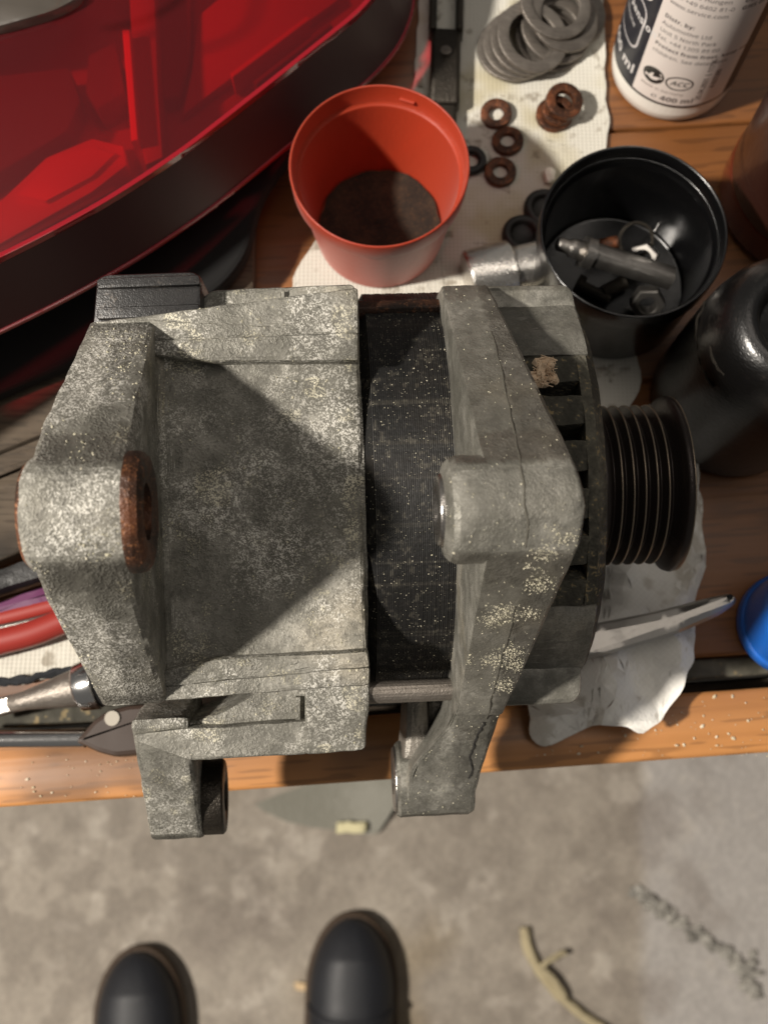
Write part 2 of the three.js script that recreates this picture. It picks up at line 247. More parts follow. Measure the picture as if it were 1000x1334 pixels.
  part('bushing', boxUV(ring(-0.0834, -0.0805, 0.0122, 0.0055, 0.183, bc.z), 0.05), M.rust, alt, 'rusty brown edge of bushing');
  part('bushing_hole', latheX([[-0.0828, 0], [-0.0828, 0.0064], [-0.0590, 0.0064], [-0.0590, 0]], 0.183, bc.z, 24), M.black, alt);

  // rear ear on the bench front side
  const ec = L(288, 1037, 0.072), e0 = L(172, 957, 0.110).z;
  const ear = [extX(hull([...circle(ec.z, ec.y, 0.0128, 32), [e0 - 0.004, 0.1085], [e0 - 0.0015, 0.1090], [e0 - 0.006, 0.07], [ec.z - 0.012, 0.06]]), -0.0745, -0.0580, 0.0012)];
  part('rear_lower_ear', castGeo(ear), M.cast, alt);
  part('bushing', boxUV(ring(-0.0590, -0.0512, 0.0120, 0.005, ec.y, ec.z), 0.05), M.darkSteel, alt, 'dark oily bushing of lower ear');
  part('bushing_hole', latheX([[-0.0592, 0], [-0.0592, 0.0051], [-0.0530, 0.0051], [-0.0530, 0]], ec.y, ec.z, 24), M.black, alt);

  // stator of stacked laminations
  const pr = [[-0.0050, 0.060]]; const n = 44, x0 = -0.0025, x1 = 0.0235;
  for (let i = 0; i < n; i++) { const p = (x1 - x0) / n, x = x0 + i * p, r = 0.0642 + 0.00006 * Math.sin(i * 7.3) + 0.00005 * Math.sin(i * 3.1); pr.push([x, r - 0.00022], [x + p * 0.2, r], [x + p * 0.75, r], [x + p * 0.98, r - 0.00022]); }
  pr.push([x1, 0.060]);
  part('stator', boxUV(latheX(pr, SY, SZ, 120), CT), M.lam, alt);
  part('stator_gap', latheX([[-0.0060, 0.0585], [0.03, 0.0585]], SY, SZ, 64), M.black, alt);
  // through bolts
  const tb = (z, y, r, m, lab) => part('through_bolt', boxUV(rough(latheX([[-0.006, 0], [-0.006, r], [0.0235, r], [0.0235, 0]], y, z, 20), 0.00012, 400, 0), 0.05), m, alt, lab);
  tb(L(540, 404, 0.104).z, 0.104, 0.0031, mat({ color: 0x8c8279, map: rustMap, bumpMap: noiseB, bumpScale: 0.0003, roughness: 0.6, metalness: 0.4 }), 'rusty through bolt'); tb(L(540, 900, 0.105).z, 0.105, 0.0033, M.greySteel, 'grey through bolt');

  // front bracket: long ridged arm over both sides with two bosses
  const b1 = L(665, 662, 0.183), c2 = L(560, 1013, 0.073);
  const zt = L(620, 372, 0.112).z, zb = 0.0600;
  const xl = (z) => 0.0196 - 0.0130 * st(zb - 0.002, c2.z - 0.004, z);
  const xr = (z) => (z < b1.z ? 0.0335 + (0.0415 - 0.0335) * ((z - zt) / (b1.z - zt)) ** 0.9 : z < 0.05 ? 0.0415 - (0.0415 - 0.0352) * (z - b1.z) / (0.05 - b1.z) : 0.0352 - 0.0065 * Math.min(1, (z - 0.05) / (c2.z - 0.05)));
  const warp = (g, in0) => { g = new TessellateModifier(0.004, 7).modify(g.index ? g.toNonIndexed() : g); const p = g.attributes.position; for (let i = 0; i < p.count; i++) { const z = Math.max(zt, p.getZ(i)), t = p.getX(i) / 0.02; p.setX(i, xl(z) + in0 + t * (xr(z) - xl(z) - 2 * in0)); } g.deleteAttribute('normal'); g.computeVertexNormals(); return g; };
  const fa = [warp(extX(hull([...circle(b1.z, 0.183, 0.0127, 36), [zt, 0.1125], [zt, 0.098], [zb, 0.098], [zb, 0.1150]]), 0, 0.02, 0.0012), 0)];
  fa.push(warp(extX(hull([...circle(c2.z, c2.y, 0.0118, 32), [0.046, 0.1260], [zb - 0.0005, 0.1135], [0.03, 0.105], [0.055, 0.064]]), 0, 0.02, 0.0012), 0.0002));
  fa.push(latheX([[0.0104, 0.0078], [0.0105, 0.0094], [0.0111, 0.0110], [0.0120, 0.0119], [0.0134, 0.0125], [0.0150, 0.0126], [0.0385, 0.0124], [0.0400, 0.0116], [0.0400, 0]], 0.183, b1.z, 48));
  fa.push(latheX([[0.0040, 0.0065], [0.0040, 0.0112], [0.0050, 0.0121], [0.0270, 0.0121], [0.0286, 0.0112], [0.0286, 0]], c2.y, c2.z, 40));
  part('front_mounting_arm', castGeo(fa, 0.00025), M.cast2, alt);
  part('bushing', boxUV(ring(0.0092, 0.0200, 0.0086, 0.0058, 0.183, b1.z), 0.05), M.steel, alt, 'bright steel sleeve of front arm');
  part('bushing_hole', latheX([[0.0115, 0], [0.0115, 0.0059], [0.0300, 0.0059]], 0.183, b1.z, 24), M.black, alt);
  part('bushing', boxUV(ring(0.0031, 0.0110, 0.0108, 0.0050, c2.y, c2.z), 0.05), M.steel, alt, 'bright steel sleeve of lower front ear');

  // front housing: solid ends, cooling fins between
  const sector = (r0, r1, a0, a1, xa, xb, bev = 0.0006) => { const n = Math.max(4, Math.ceil((a1 - a0) / 3)), o = []; for (let i = 0; i <= n; i++) { const t = (a0 + (a1 - a0) * i / n) * R; o.push([SZ + r1 * Math.sin(t), SY + r1 * Math.cos(t)]); } for (let i = n; i >= 0; i--) { const t = (a0 + (a1 - a0) * i / n) * R; o.push([SZ + r0 * Math.sin(t), SY + r0 * Math.cos(t)]); } return extX(o, xa, xb, bev); };
  const fh = [sector(0.050, 0.0655, 32, 326, 0.0255, 0.0600, 0.0012), sector(0.050, 0.0658, -36, 34, 0.0245, 0.0345)];
  fh.push(prismY(round(LX([[592, 440], [595, 372], [735, 370], [745, 377], [749, 395], [768, 440], [700, 470]], 0.108), 0.003), 0.05, 0.108, 0.0016));
  fh.push(prismY(round(LX([[604, 850], [606, 912], [662, 921], [747, 917], [757, 905], [760, 850]], 0.106), 0.003), 0.05, 0.106, 0.0016));
  part('front_housing', castGeo(fh), M.cast2, alt);
  part('end_ring', boxUV(rough(latheX([[0.0560, 0.048], [0.0560, 0.0652], [0.0590, 0.0648], [0.0622, 0.0610], [0.0640, 0.0480], [0.0640, 0]], SY, SZ, 96), 0.0003, 160, 0), CT), M.grime, alt);
  part('fan', latheX([[0.0330, 0.0540], [0.0570, 0.0540]], SY, SZ, 64), M.black, alt);
  const fin = castGeo([sector(0.050, 0.0651, -3.9, 3.9, 0.0335, 0.0570, 0.0016)], 0.0009);
  for (let k = 0; k < 6; k++) { const ang = -30 + 11.6 * k + 0.2; const o = part('fin', fin.clone().translate(0, -SY, -SZ).rotateX(ang * R).translate(0, SY, SZ), M.grime, alt); }
  // bare ribs of the lower flange, seen under the stator
  const rib = (p, q, r, y) => { const A = L(...p, y), B = L(...q, y); return tube([new THREE.Vector3(A.x, y, A.z), new THREE.Vector3((A.x + B.x) / 2, y - 0.0005, (A.z + B.z) / 2), new THREE.Vector3(B.x, y - 0.002, B.z)], r, 16, 14); };
  part('lower_tab', boxUV(merge([prismY(round(LX([[530, 900], [556, 900], [562, 990], [524, 992], [527, 960]], 0.086), 0.002), 0.062, 0.086, 0.002), prismY(round(LX([[556, 908], [600, 908], [590, 965], [556, 1000]], 0.080), 0.002), 0.06, 0.080, 0.002), rib([545, 905], [540, 985], 0.0026, 0.084)]), 0.05), M.castBare, alt, 'bare bright aluminium tab under the through bolt');

  // black plastic connector at the rear
  const q = LX([[121, 418], [126, 362], [138, 357], [252, 353], [262, 360], [263, 430], [121, 430]], 0.118);
  const con = [prismY(round(q, 0.002), 0.06, 0.118, 0.0015)];
  for (const [y0, y1, h] of [[360, 374, 0.1200], [398, 414, 0.1205]]) con.push(prismY(round(LX([[126, y0 + 2], [260, y0 - 3], [262, y1 - 3], [126, y1 + 2]], h), 0.001), 0.11, h, 0.001));
  part('connector_block', boxUV(rough(merge(con), 0.0001, 200, 0), 0.05), M.blackPlastic, alt);

  // pulley
  const pp = [[0.0655, 0], [0.0655, 0.0262], [0.0672, 0.0268], [0.0680, 0.0262]]; const pit = 0.0037, gx = 0.0688; const edges = [];
  for (let i = 0; i < 6; i++) { const x = gx + i * pit; pp.push([x, 0.0262], [x + 0.0012, 0.0236], [x + 0.0020, 0.0236], [x + 0.0032, 0.0262]); if (i < 5) edges.push(x + 0.0034); }
  pp.push([0.0912, 0.0272], [0.0920, 0.0288], [0.0932, 0.0292], [0.0944, 0.0288], [0.0950, 0.0276], [0.0950, 0.0215], [0.0900, 0.0205], [0.0880, 0.012], [0.0880, 0]);
  for (const q of pp) q[0] += 0.0036; edges.forEach((x, i) => { edges[i] = x + 0.0036; });
  const pul = part('pulley', boxUV(latheX(pp, SY, SZ, 128), 0.05), M.pulley, alt);
  for (const x of edges) part('groove_crest', latheX([[x - 0.00028, 0.0261], [x - 0.0002, 0.02645], [x + 0.0002, 0.02645], [x + 0.00028, 0.0261]], SY, SZ, 128), M.pulleyEdge, pul);
  part('rim_highlight', latheX([[0.0978, 0.0288], [0.0982, 0.0290], [0.0984, 0.0284]], SY, SZ, 128), M.pulleyEdge, pul);  // pale ring painting the highlight along the rim edge
  part('shaft', latheX([[0.06, 0], [0.06, 0.012], [0.0950, 0.0085], [0.0960, 0.008], [0.0960, 0]], SY, SZ, 32), M.steel, alt);
}

// parting line and crack along the front arm
{
  alt.updateMatrixWorld(true); const arm = alt.children.find((o) => o.name === 'front_mounting_arm'), rc = new THREE.Raycaster(), eye = new THREE.Vector3(0, CAMH, 0), w = rng(8);
  const hit = (px, py) => { rc.set(eye, FW.clone().add(new THREE.Vector3((px - 500) / F, 0, 0)).addScaledVector(UPV, (667 - py) / F).normalize()); const h = rc.intersectObject(arm, false)[0]; return h ? alt.worldToLocal(h.point.clone()) : null; };
  const line = (pts, rad, m) => { const q = []; for (let i = 0; i + 1 < pts.length; i++) for (let k = 0; k < 3; k++) { const f = k / 3, v = hit(pts[i][0] + (pts[i + 1][0] - pts[i][0]) * f + (w() - 0.5) * 3, pts[i][1] + (pts[i + 1][1] - pts[i][1]) * f); if (v) q.push(v); } if (q.length > 3) part('parting_line', rough(tube(q, rad, 90, 6), rad * 0.7, 700, 0), m, alt); };
  const dm = mat({ color: 0x4a473f, roughness: 0.9 });
  line([[640, 432], [652, 480], [662, 530], [674, 580], [682, 630], [686, 680], [684, 730]], 0.00022, dm);
  line([[672, 790], [664, 820], [655, 850], [648, 880], [640, 910], [630, 950]], 0.00022, dm);
  line([[630, 940], [618, 965], [612, 985], [616, 1000], [606, 1020]], 0.00035, mat({ color: 0x1c1a17, roughness: 0.95 }));
}

// dust and salt grains lying on the castings
{
  alt.updateMatrixWorld(true);
  const r = rng(77), src = Math.random; Math.random = r;
  const grains = []; const p = new THREE.Vector3(), nn = new THREE.Vector3();
  const want = (mesh, n, keep, size) => { const s = new MeshSurfaceSampler(mesh).setRandomGenerator(r).build(); let c = 0; for (let i = 0; i < n * 60 && c < n; i++) { s.sample(p, nn); if (nn.y > 0.35 && r() < keep(p)) { grains.push([p.clone(), size * (0.4 + 1.2 * r() * r())]); c++; } } };
  const by = (n) => alt.children.find((o) => o.name === n);
  want(by('stator'), 1300, (q) => Math.max(0.15, st(-0.03, 0.06, q.x * 0.5 - q.z * 0.2 + 0.02)) * (q.y > 0.1 ? 1 : 0), 0.00015);
  want(by('added_black_slab'), 900, (q) => (q.y > 0.09 ? 0.5 * st(0, 0.3, n3(q.x * 70, 0, q.z * 70)) : 0), 0.00027);
  want(by('rear_mounting_arm'), 500, (q) => (q.y > 0.12 ? st(0, 0.3, n3(q.x * 70, 2, q.z * 70)) : 0), 0.00027);
  const blobs = [[735, 700, 14], [720, 690, 10], [710, 720, 14], [690, 740, 10], [655, 800, 16], [640, 808, 12], [690, 800, 10], [665, 850, 14], [650, 860, 12], [670, 868, 10], [655, 893, 12], [628, 728, 6], [640, 860, 12], [700, 760, 16], [606, 860, 10]];
  want(by('front_mounting_arm'), 3600, (q) => { const [x, y] = TOPIX(q); let k = 0.012; for (const [bx, by2, br] of blobs) k = Math.max(k, Math.exp(-((x - bx) ** 2 + ((y - by2) * 1.6) ** 2) / (br * br))); return k; }, 0.0002);
  Math.random = src;
  const g = new THREE.IcosahedronGeometry(1, 0), im = new THREE.InstancedMesh(g, mat({ color: 0xffffff, roughness: 0.9 }), grains.length), m4 = new THREE.Matrix4(), q4 = new THREE.Quaternion(), col = new THREE.Color();
  grains.forEach(([v, s], i) => { q4.setFromEuler(new THREE.Euler(r() * 6, r() * 6, r() * 6)); m4.compose(v, q4, new THREE.Vector3(s * (0.6 + r()), s * 0.7, s * (0.6 + r()))); im.setMatrixAt(i, m4); const t = r(); im.setColorAt(i, col.setRGB(0.33 + 0.22 * t, 0.31 + 0.20 * t, 0.22 + 0.18 * t)); });
  im.name = 'dust_grains'; im.userData.kind = 'stuff'; SHADOW(im); alt.add(im);
}

// ---------------------------------------------------------------- tail light, upper left
{
  const YT = 0.055, YB = 0.024, SLOPE = 0.25;                          // it lies tilted: lower towards the cup
  const WS = (px, py, h) => { const a = W(px, py, 0), e = new THREE.Vector3(0, CAMH, 0), d = a.sub(e), k = (h - CAMH) / (d.y + SLOPE * d.x); return e.addScaledVector(d, k); };
  const SZ2 = (list, h) => list.map(([a, b]) => { const v = WS(a, b, h); return [v.x, v.z]; });
  const c0 = W(150, 250, 0.04); const t = thing('tail_light', 'large red car tail light with dark lower edge, behind the alternator', 'tail light', [c0.x, 0, c0.z]);
  const off = (g) => { const p = g.attributes.position; for (let i = 0; i < p.count; i++) p.setY(i, p.getY(i) - SLOPE * p.getX(i)); g.deleteAttribute('normal'); const k = toCreasedNormals(g, 0.5); return k.translate(-c0.x, 0, -c0.z); };
  const top = [[-460, 540], [-160, 410], [-80, 374], [0, 337], [60, 307], [130, 269], [180, 238], [240, 198], [300, 151], [360, 104], [420, 56], [468, 18], [500, -20], [516, -60], [520, -150], [-460, -150]];  // left end stretched out of view for more shadow below
  const O = ccw(SZ2(top, YT));
  const inset = (P, k) => P.map((p, i) => { const a = P[(i + P.length - 1) % P.length], b = P[(i + 1) % P.length], n = (u, v) => { const l = Math.hypot(v[0] - u[0], v[1] - u[1]); return [-(v[1] - u[1]) / l, (v[0] - u[0]) / l]; }, e = n(a, p), f = n(p, b), m = [e[0] + f[0], e[1] + f[1]], d = 1 + e[0] * f[0] + e[1] * f[1]; return [p[0] + m[0] / d * k, p[1] + m[1] / d * k]; });
  const scl = (k) => inset(O, k);
  const OR = round(O, 0.012, 5);
  const lensM = pmat({ color: new THREE.Color().setRGB(0.62, 0.022, 0.04), roughness: 0.3, transmission: 0.93, thickness: 0, ior: 1.49, clearcoat: 0.4, clearcoatRoughness: 0.08 });
  const darkM = pmat({ color: new THREE.Color().setRGB(0.040, 0.011, 0.014), roughness: 0.5, clearcoat: 0.12, clearcoatRoughness: 0.3 });
  const redM = pmat({ color: new THREE.Color().setRGB(0.28, 0.006, 0.014), roughness: 0.2, clearcoat: 0.7 });
  // lens pane, slightly domed by a bevelled edge
  const inner = round(scl(0.0012), 0.012, 5);
  part('lens', off(new THREE.ShapeGeometry(shapeOf(ccw(inner.map(([x, z]) => [x, -z])))).rotateX(-Math.PI / 2).translate(0, YT, 0)), lensM, t);
  const wall = (pts, y0, y1, th) => { const inn = round(scl(th), 0.012, 5); return prismY(pts, y0, y1, 0.0002, [inn]); };
  part('lens_rim', off(wall(OR, YT - 0.003, YT + 0.0004, 0.0016)), redM, t, 'bright red rim of the lens');
  const loft = (A, B, ya, yb) => { const pos = []; for (let i = 0; i < A.length; i++) { const j = (i + 1) % A.length, P = [A[i][0], ya, A[i][1]], Q = [A[j][0], ya, A[j][1]], S = [B[j][0], yb, B[j][1]], T = [B[i][0], yb, B[i][1]]; pos.push(...P, ...T, ...S, ...P, ...S, ...Q); } const g = new THREE.BufferGeometry(); g.setAttribute('position', new THREE.Float32BufferAttribute(pos, 3)); return boxUV(g, 0.05); };
  const R2 = (k) => round(scl(k), 0.012, 5);
  part('side_skirt', off(merge([loft(OR, R2(-0.0075), YT - 0.0030, YB + 0.001), loft(R2(0.003), R2(-0.0045), YT - 0.0030, YB + 0.001)].map((g) => { g.computeVertexNormals(); return g; }))), darkM, t, 'dark maroon side of the tail light');
  { const lo = R2(-0.0082), ln = R2(-0.0045); part('lower_rim', off(prismY(lo, YB, YB + 0.002, 0.0005, [ln])), redM, t); }
  part('back_plate', off(prismY(round(scl(0.003), 0.01, 4), YB + 0.001, YB + 0.004, 0.0004)), mat({ color: 0xa29e9c, roughness: 0.5 }), t);
  // added black slab under the lens, darkening the shaded gap there
  part('added_black_slab', prismY(round(XZ([[-460, 712], [0, 510], [120, 460], [230, 408], [290, 372], [322, 330], [340, 250], [440, 120], [500, 0], [500, -120], [-460, -120]], 0.024), 0.01), 0.0145, 0.024, 0.002).translate(-c0.x, 0, -c0.z), mat({ color: 0x080707, roughness: 0.95 }), t, 'added matt black slab that darkens the gap under the lens');
  const y1 = 0.062, refl = mat({ color: 0xdad6d2, roughness: 0.4, metalness: 0.1 }), dk = mat({ color: 0x6a6664, roughness: 0.5 }), mid = mat({ color: 0xb4b0ae, roughness: 0.45 });
  const pan = (name, px, y0, yt, m) => part(name, off(prismY(SZ2(px, yt), y0, yt, 0.0006)), m, t);
  pan('reflector', [[-160, 330], [0, 262], [60, 205], [120, 180], [160, 190], [165, 215], [120, 250], [0, 318], [-160, 390]], 0.0290, 0.0395, refl);
  pan('reflector', [[20, 255], [70, 205], [120, 190], [150, 200], [120, 230], [60, 262]], 0.0290, 0.0415, mat({ color: 0xefece8, roughness: 0.3, metalness: 0.2 }));
  pan('dark_panel', [[-160, 120], [0, 98], [90, 88], [105, 130], [88, 170], [0, 224], [-160, 280]], 0.0290, 0.0405, dk);
  pan('dark_panel', [[115, 72], [150, 55], [162, 120], [128, 142], [112, 120]], 0.0290, 0.0435, dk);
  pan('divider', [[166, -60], [200, -60], [206, 120], [212, 205], [190, 215], [176, 150]], 0.0290, 0.0475, mid);
  pan('painted_streak', [[159, 38], [169, 38], [180, 182], [171, 184]], 0.0290, 0.0535, mat({ color: 0xffffff, roughness: 0.3 }));  // white strip painted in as the lamp reflected in the reflector
  pan('dark_panel', [[205, -60], [250, -60], [246, 70], [232, 125], [212, 130]], 0.0290, 0.0375, dk);
  pan('reflector', [[258, 20], [330, -40], [420, -60], [440, 0], [330, 80], [238, 150], [250, 90]], 0.0290, 0.0335, mid);
  pan('ridge', [[300, 95], [400, 20], [404, 25], [303, 101]], 0.0290, 0.0415, refl);
  pan('ridge', [[330, 105], [430, 28], [433, 33], [334, 110]], 0.0290, 0.0435, dk);
  pan('ridge', [[0, 322], [150, 240], [153, 246], [0, 330]], 0.0290, 0.0475, dk);
  // clear reversing-light corner with an orange glint put in as a coloured tube
  const clr = [[-160, 60], [0, 34], [70, 14], [104, -4], [120, -60], [-160, -60]];
  part('clear_lens', off(prismY(round(SZ2(clr, 0.0595), 0.004), 0.050, 0.0595, 0.001)), pmat({ color: 0x8d8882, map: steelMap, roughness: 0.2, clearcoat: 0.6, bumpMap: noiseB, bumpScale: 0.0006 }), t, 'clear grey reversing light corner');
  part('orange_glint', off(tube([[-20, 56], [30, 46], [70, 33], [104, 16], [122, -6], [130, -40]].map((v) => WS(v[0], v[1], 0.0585)), 0.0011, 40, 8)), pmat({ color: 0xd2461a, roughness: 0.2, clearcoat: 0.5 }), t);
}

// ---------------------------------------------------------------- rag, towel
function sheet(px, y0, th, bump, seed, m, uvs, step = 0.004) {          // a loose sheet with thickness over an outline of pixels
  let g = prismY(round(XZ(px, y0), 0.006, 3), y0, y0 + th, 0); g = new TessellateModifier(step, 8).modify(g.index ? g.toNonIndexed() : g);
  const p = g.attributes.position; for (let i = 0; i < p.count; i++) { const x = p.getX(i), z = p.getZ(i); p.setY(i, p.getY(i) + bump(x, z)); p.setX(i, x + 0.0016 * n3(x * 120, seed, z * 120)); p.setZ(i, z + 0.0016 * n3(x * 120, seed + 5, z * 120)); }
  g.deleteAttribute('normal'); g = boxUV(g, uvs); return toCreasedNormals(g, 1.0);
}
single('shop_rag', sheet([[545, -60], [786, -60], [786, 60], [790, 150], [786, 225], [800, 300], [826, 440], [834, 505], [800, 560], [690, 470], [600, 470], [400, 470], [380, 360], [500, 200], [540, 120]], 0.0006, 0.0010, (x, z) => 0.0008 + 0.0012 * n3(x * 26, 1, z * 26), 2, M.cloth, 0.16), M.cloth, 'stained pale grey rag spread under the washers and both cups', 'rag');
const mound = W(815, 885, 0);
const crum = (x, z) => { const a = 1 - Math.abs(n3(x * 30 + 2, 3, z * 30)) * 2.6, b = 1 - Math.abs(n3(x * 62 + 3, 8, z * 62)) * 2.6, c = n3(x * 140, 6, z * 140), m = Math.exp(-((x - mound.x) ** 2 + (z - mound.z) ** 2) / 0.022 ** 2); return 0.001 + (0.007 + 0.010 * m) * Math.max(0, a) + 0.0030 * Math.max(0, b) + 0.0003 * c + 0.008 * m; };
single('paper_towel', sheet([[684, 930], [690, 962], [705, 976], [735, 962], [760, 948], [800, 950], [822, 962], [850, 940], [876, 905], [890, 870], [897, 820], [908, 760], [915, 735], [906, 660], [900, 560], [893, 522], [845, 530], [780, 560], [700, 800]], 0.0006, 0.0008, (x, z) => Math.max(0.0006, crum(x, z)), 9, M.towel, 0.1, 0.0025), M.towel, 'crumpled white paper towel sticking out below the pulley', 'paper towel');

// ---------------------------------------------------------------- cups
{
  const p = W(494, 214, 0.055), t = thing('orange_cup', 'orange translucent plastic cup with brown dirt inside', 'cup', [p.x, 0.003, p.z]);
  const om = pmat({ color: new THREE.Color().setRGB(0.52, 0.052, 0.016), roughness: 0.5, transmission: 0.4, thickness: 0, bumpMap: plasticB, bumpScale: 0.0002 });
  part('cup_wall', lathe([[0.0001, 0.003], [0.0240, 0.003], [0.0252, 0.004], [0.0300, 0.042], [0.0302, 0.043], [0.0318, 0.0435], [0.0324, 0.0515], [0.0328, 0.0522], [0.0334, 0.0515], [0.0330, 0.0425], [0.0312, 0.0415], [0.0262, 0.001], [0.0250, 0.0002], [0.0001, 0.0002]], 96), om, t);
  const d = rough(new THREE.CylinderGeometry(0.0244, 0.0242, 0.0012, 40, 3).translate(0, 0.0045, 0), 0.0008, 180, 0.003);
  part('dirt', boxUV(d, 0.04), mat({ map: grimeMap, color: 0x8a6a52, roughness: 0.95 }), t, 'brown dirt at the bottom of the cup');
  part('rim_tab', prismY(round([[0.008, -0.0308], [0.0135, -0.0288], [0.0130, -0.0278], [0.0075, -0.0297]], 0.0003), 0.0462, 0.0475, 0.0002), om, t);
}
let canPos;
{
  const p = W(825, 300, 0.052); canPos = p; const t = thing('black_cup', 'glossy black plastic cup holding bits and nuts', 'cup', [p.x, 0.0025, p.z]);
  part('cup_wall', lathe([[0.0001, 0.002], [0.0285, 0.002], [0.0298, 0.003], [0.0312, 0.0400], [0.0325, 0.0405], [0.0326, 0.0462], [0.0330, 0.0468], [0.0333, 0.0492], [0.0338, 0.0500], [0.0345, 0.0494], [0.0346, 0.040], [0.0333, 0.0385], [0.0318, 0.001], [0.0305, 0.0002], [0.0001, 0.0002]], 96), M.gloss, t);
  part('inner_ridge', new THREE.TorusGeometry(0.0327, 0.0005, 10, 90).rotateX(Math.PI / 2).translate(0, 0.0436, 0), M.gloss, t);
}
// contents of the black cup (each a thing)
const lie = (name, g, m, label, cat, p, ry, rz = 0, rx = 0, group) => { const o = single(name, g, m, label, cat, group, p); o.rotation.set(rx, ry, rz, 'YXZ'); return o; };
{
  const hex = (r, l) => new THREE.CylinderGeometry(r, r, l, 6).rotateZ(Math.PI / 2);
  const a = W(728, 318, 0.042), b = W(872, 362, 0.030), mid = a.clone().add(b).multiplyScalar(0.5), len = a.distanceTo(b), t = thing('hex_bit', 'long steel hexagonal bit lying across the black cup', 'screwdriver bit', mid);
  const dir = b.clone().sub(a).normalize(); t.quaternion.setFromUnitVectors(new THREE.Vector3(1, 0, 0), dir);
  part('shank', boxUV(merge([hex(0.0052, len * 0.72).translate(len * 0.14, 0, 0), latheX([[len * 0.49, 0.0050], [len * 0.502, 0.0042], [len * 0.502, 0]], 0, 0, 6)]), 0.04), M.steel, t);
  part('collar', boxUV(hex(0.0066, len * 0.08).translate(-len * 0.25, 0, 0), 0.04), M.steel, t);
  part('tip', latheX([[-len * 0.52, 0], [-len * 0.52, 0.0022], [-len * 0.50, 0.0027], [-len * 0.42, 0.0027], [-len * 0.40, 0.0036], [-len * 0.27, 0.0040], [-len * 0.27, 0]], 0, 0, 20), M.steel, t);
  const nutG = (r, h, hole) => extr(circle(0, 0, r, 6), h, r * 0.08, [circle(0, 0, hole, 20)]).rotateX(-Math.PI / 2);
  lie('hex_nut', nutG(0.0062, 0.006, 0.0032), M.steel, 'bright hex nut behind the long bit in black cup', 'nut', W(842, 330, 0.018).setY(0.014), 0.3, 0.5, 0.4);
  lie('hex_nut', nutG(0.0070, 0.006, 0.0034), M.steel, 'tilted square looking steel nut below the bit end in black cup', 'nut', W(848, 378, 0.018).setY(0.010), 0.1, 0.2, 0.9);
  lie('steel_ring', new THREE.TorusGeometry(0.0065, 0.0007, 8, 40).rotateX(Math.PI / 2), M.darkSteel, 'thin dark wire ring standing behind the bit in black cup', 'ring', W(828, 312, 0.018), 0.2, 0.2, 0.5);
  lie('set_screw', new THREE.CylinderGeometry(0.003, 0.003, 0.010, 16).rotateZ(Math.PI / 2), M.darkSteel, 'dark little screw under the bit in black cup', 'screw', W(800, 372, 0.010).setY(0.008), 0.5);
  lie('set_screw', new THREE.CylinderGeometry(0.0024, 0.0026, 0.009, 16).rotateZ(Math.PI / 2), M.copper, 'brownish little screw beside the bit collar in black cup', 'screw', W(790, 315, 0.018).setY(0.016), 0.2);
  lie('metal_shaving', new THREE.CylinderGeometry(0.0006, 0.0004, 0.005, 8).rotateZ(Math.PI / 2), M.chrome, 'tiny bright sliver at the back of the black cup', 'shaving', W(856, 295, 0.012), 1.0, 0.3);
  lie('black_bolt', latheX([[-0.006, 0], [-0.006, 0.004], [-0.003, 0.004], [-0.003, 0.0022], [0.009, 0.0022], [0.009, 0]], 0, 0, 16), M.darkSteel, 'blackened small bolt at the front bottom of black cup', 'bolt', W(770, 372, 0.012).setY(0.008), -0.5);
}

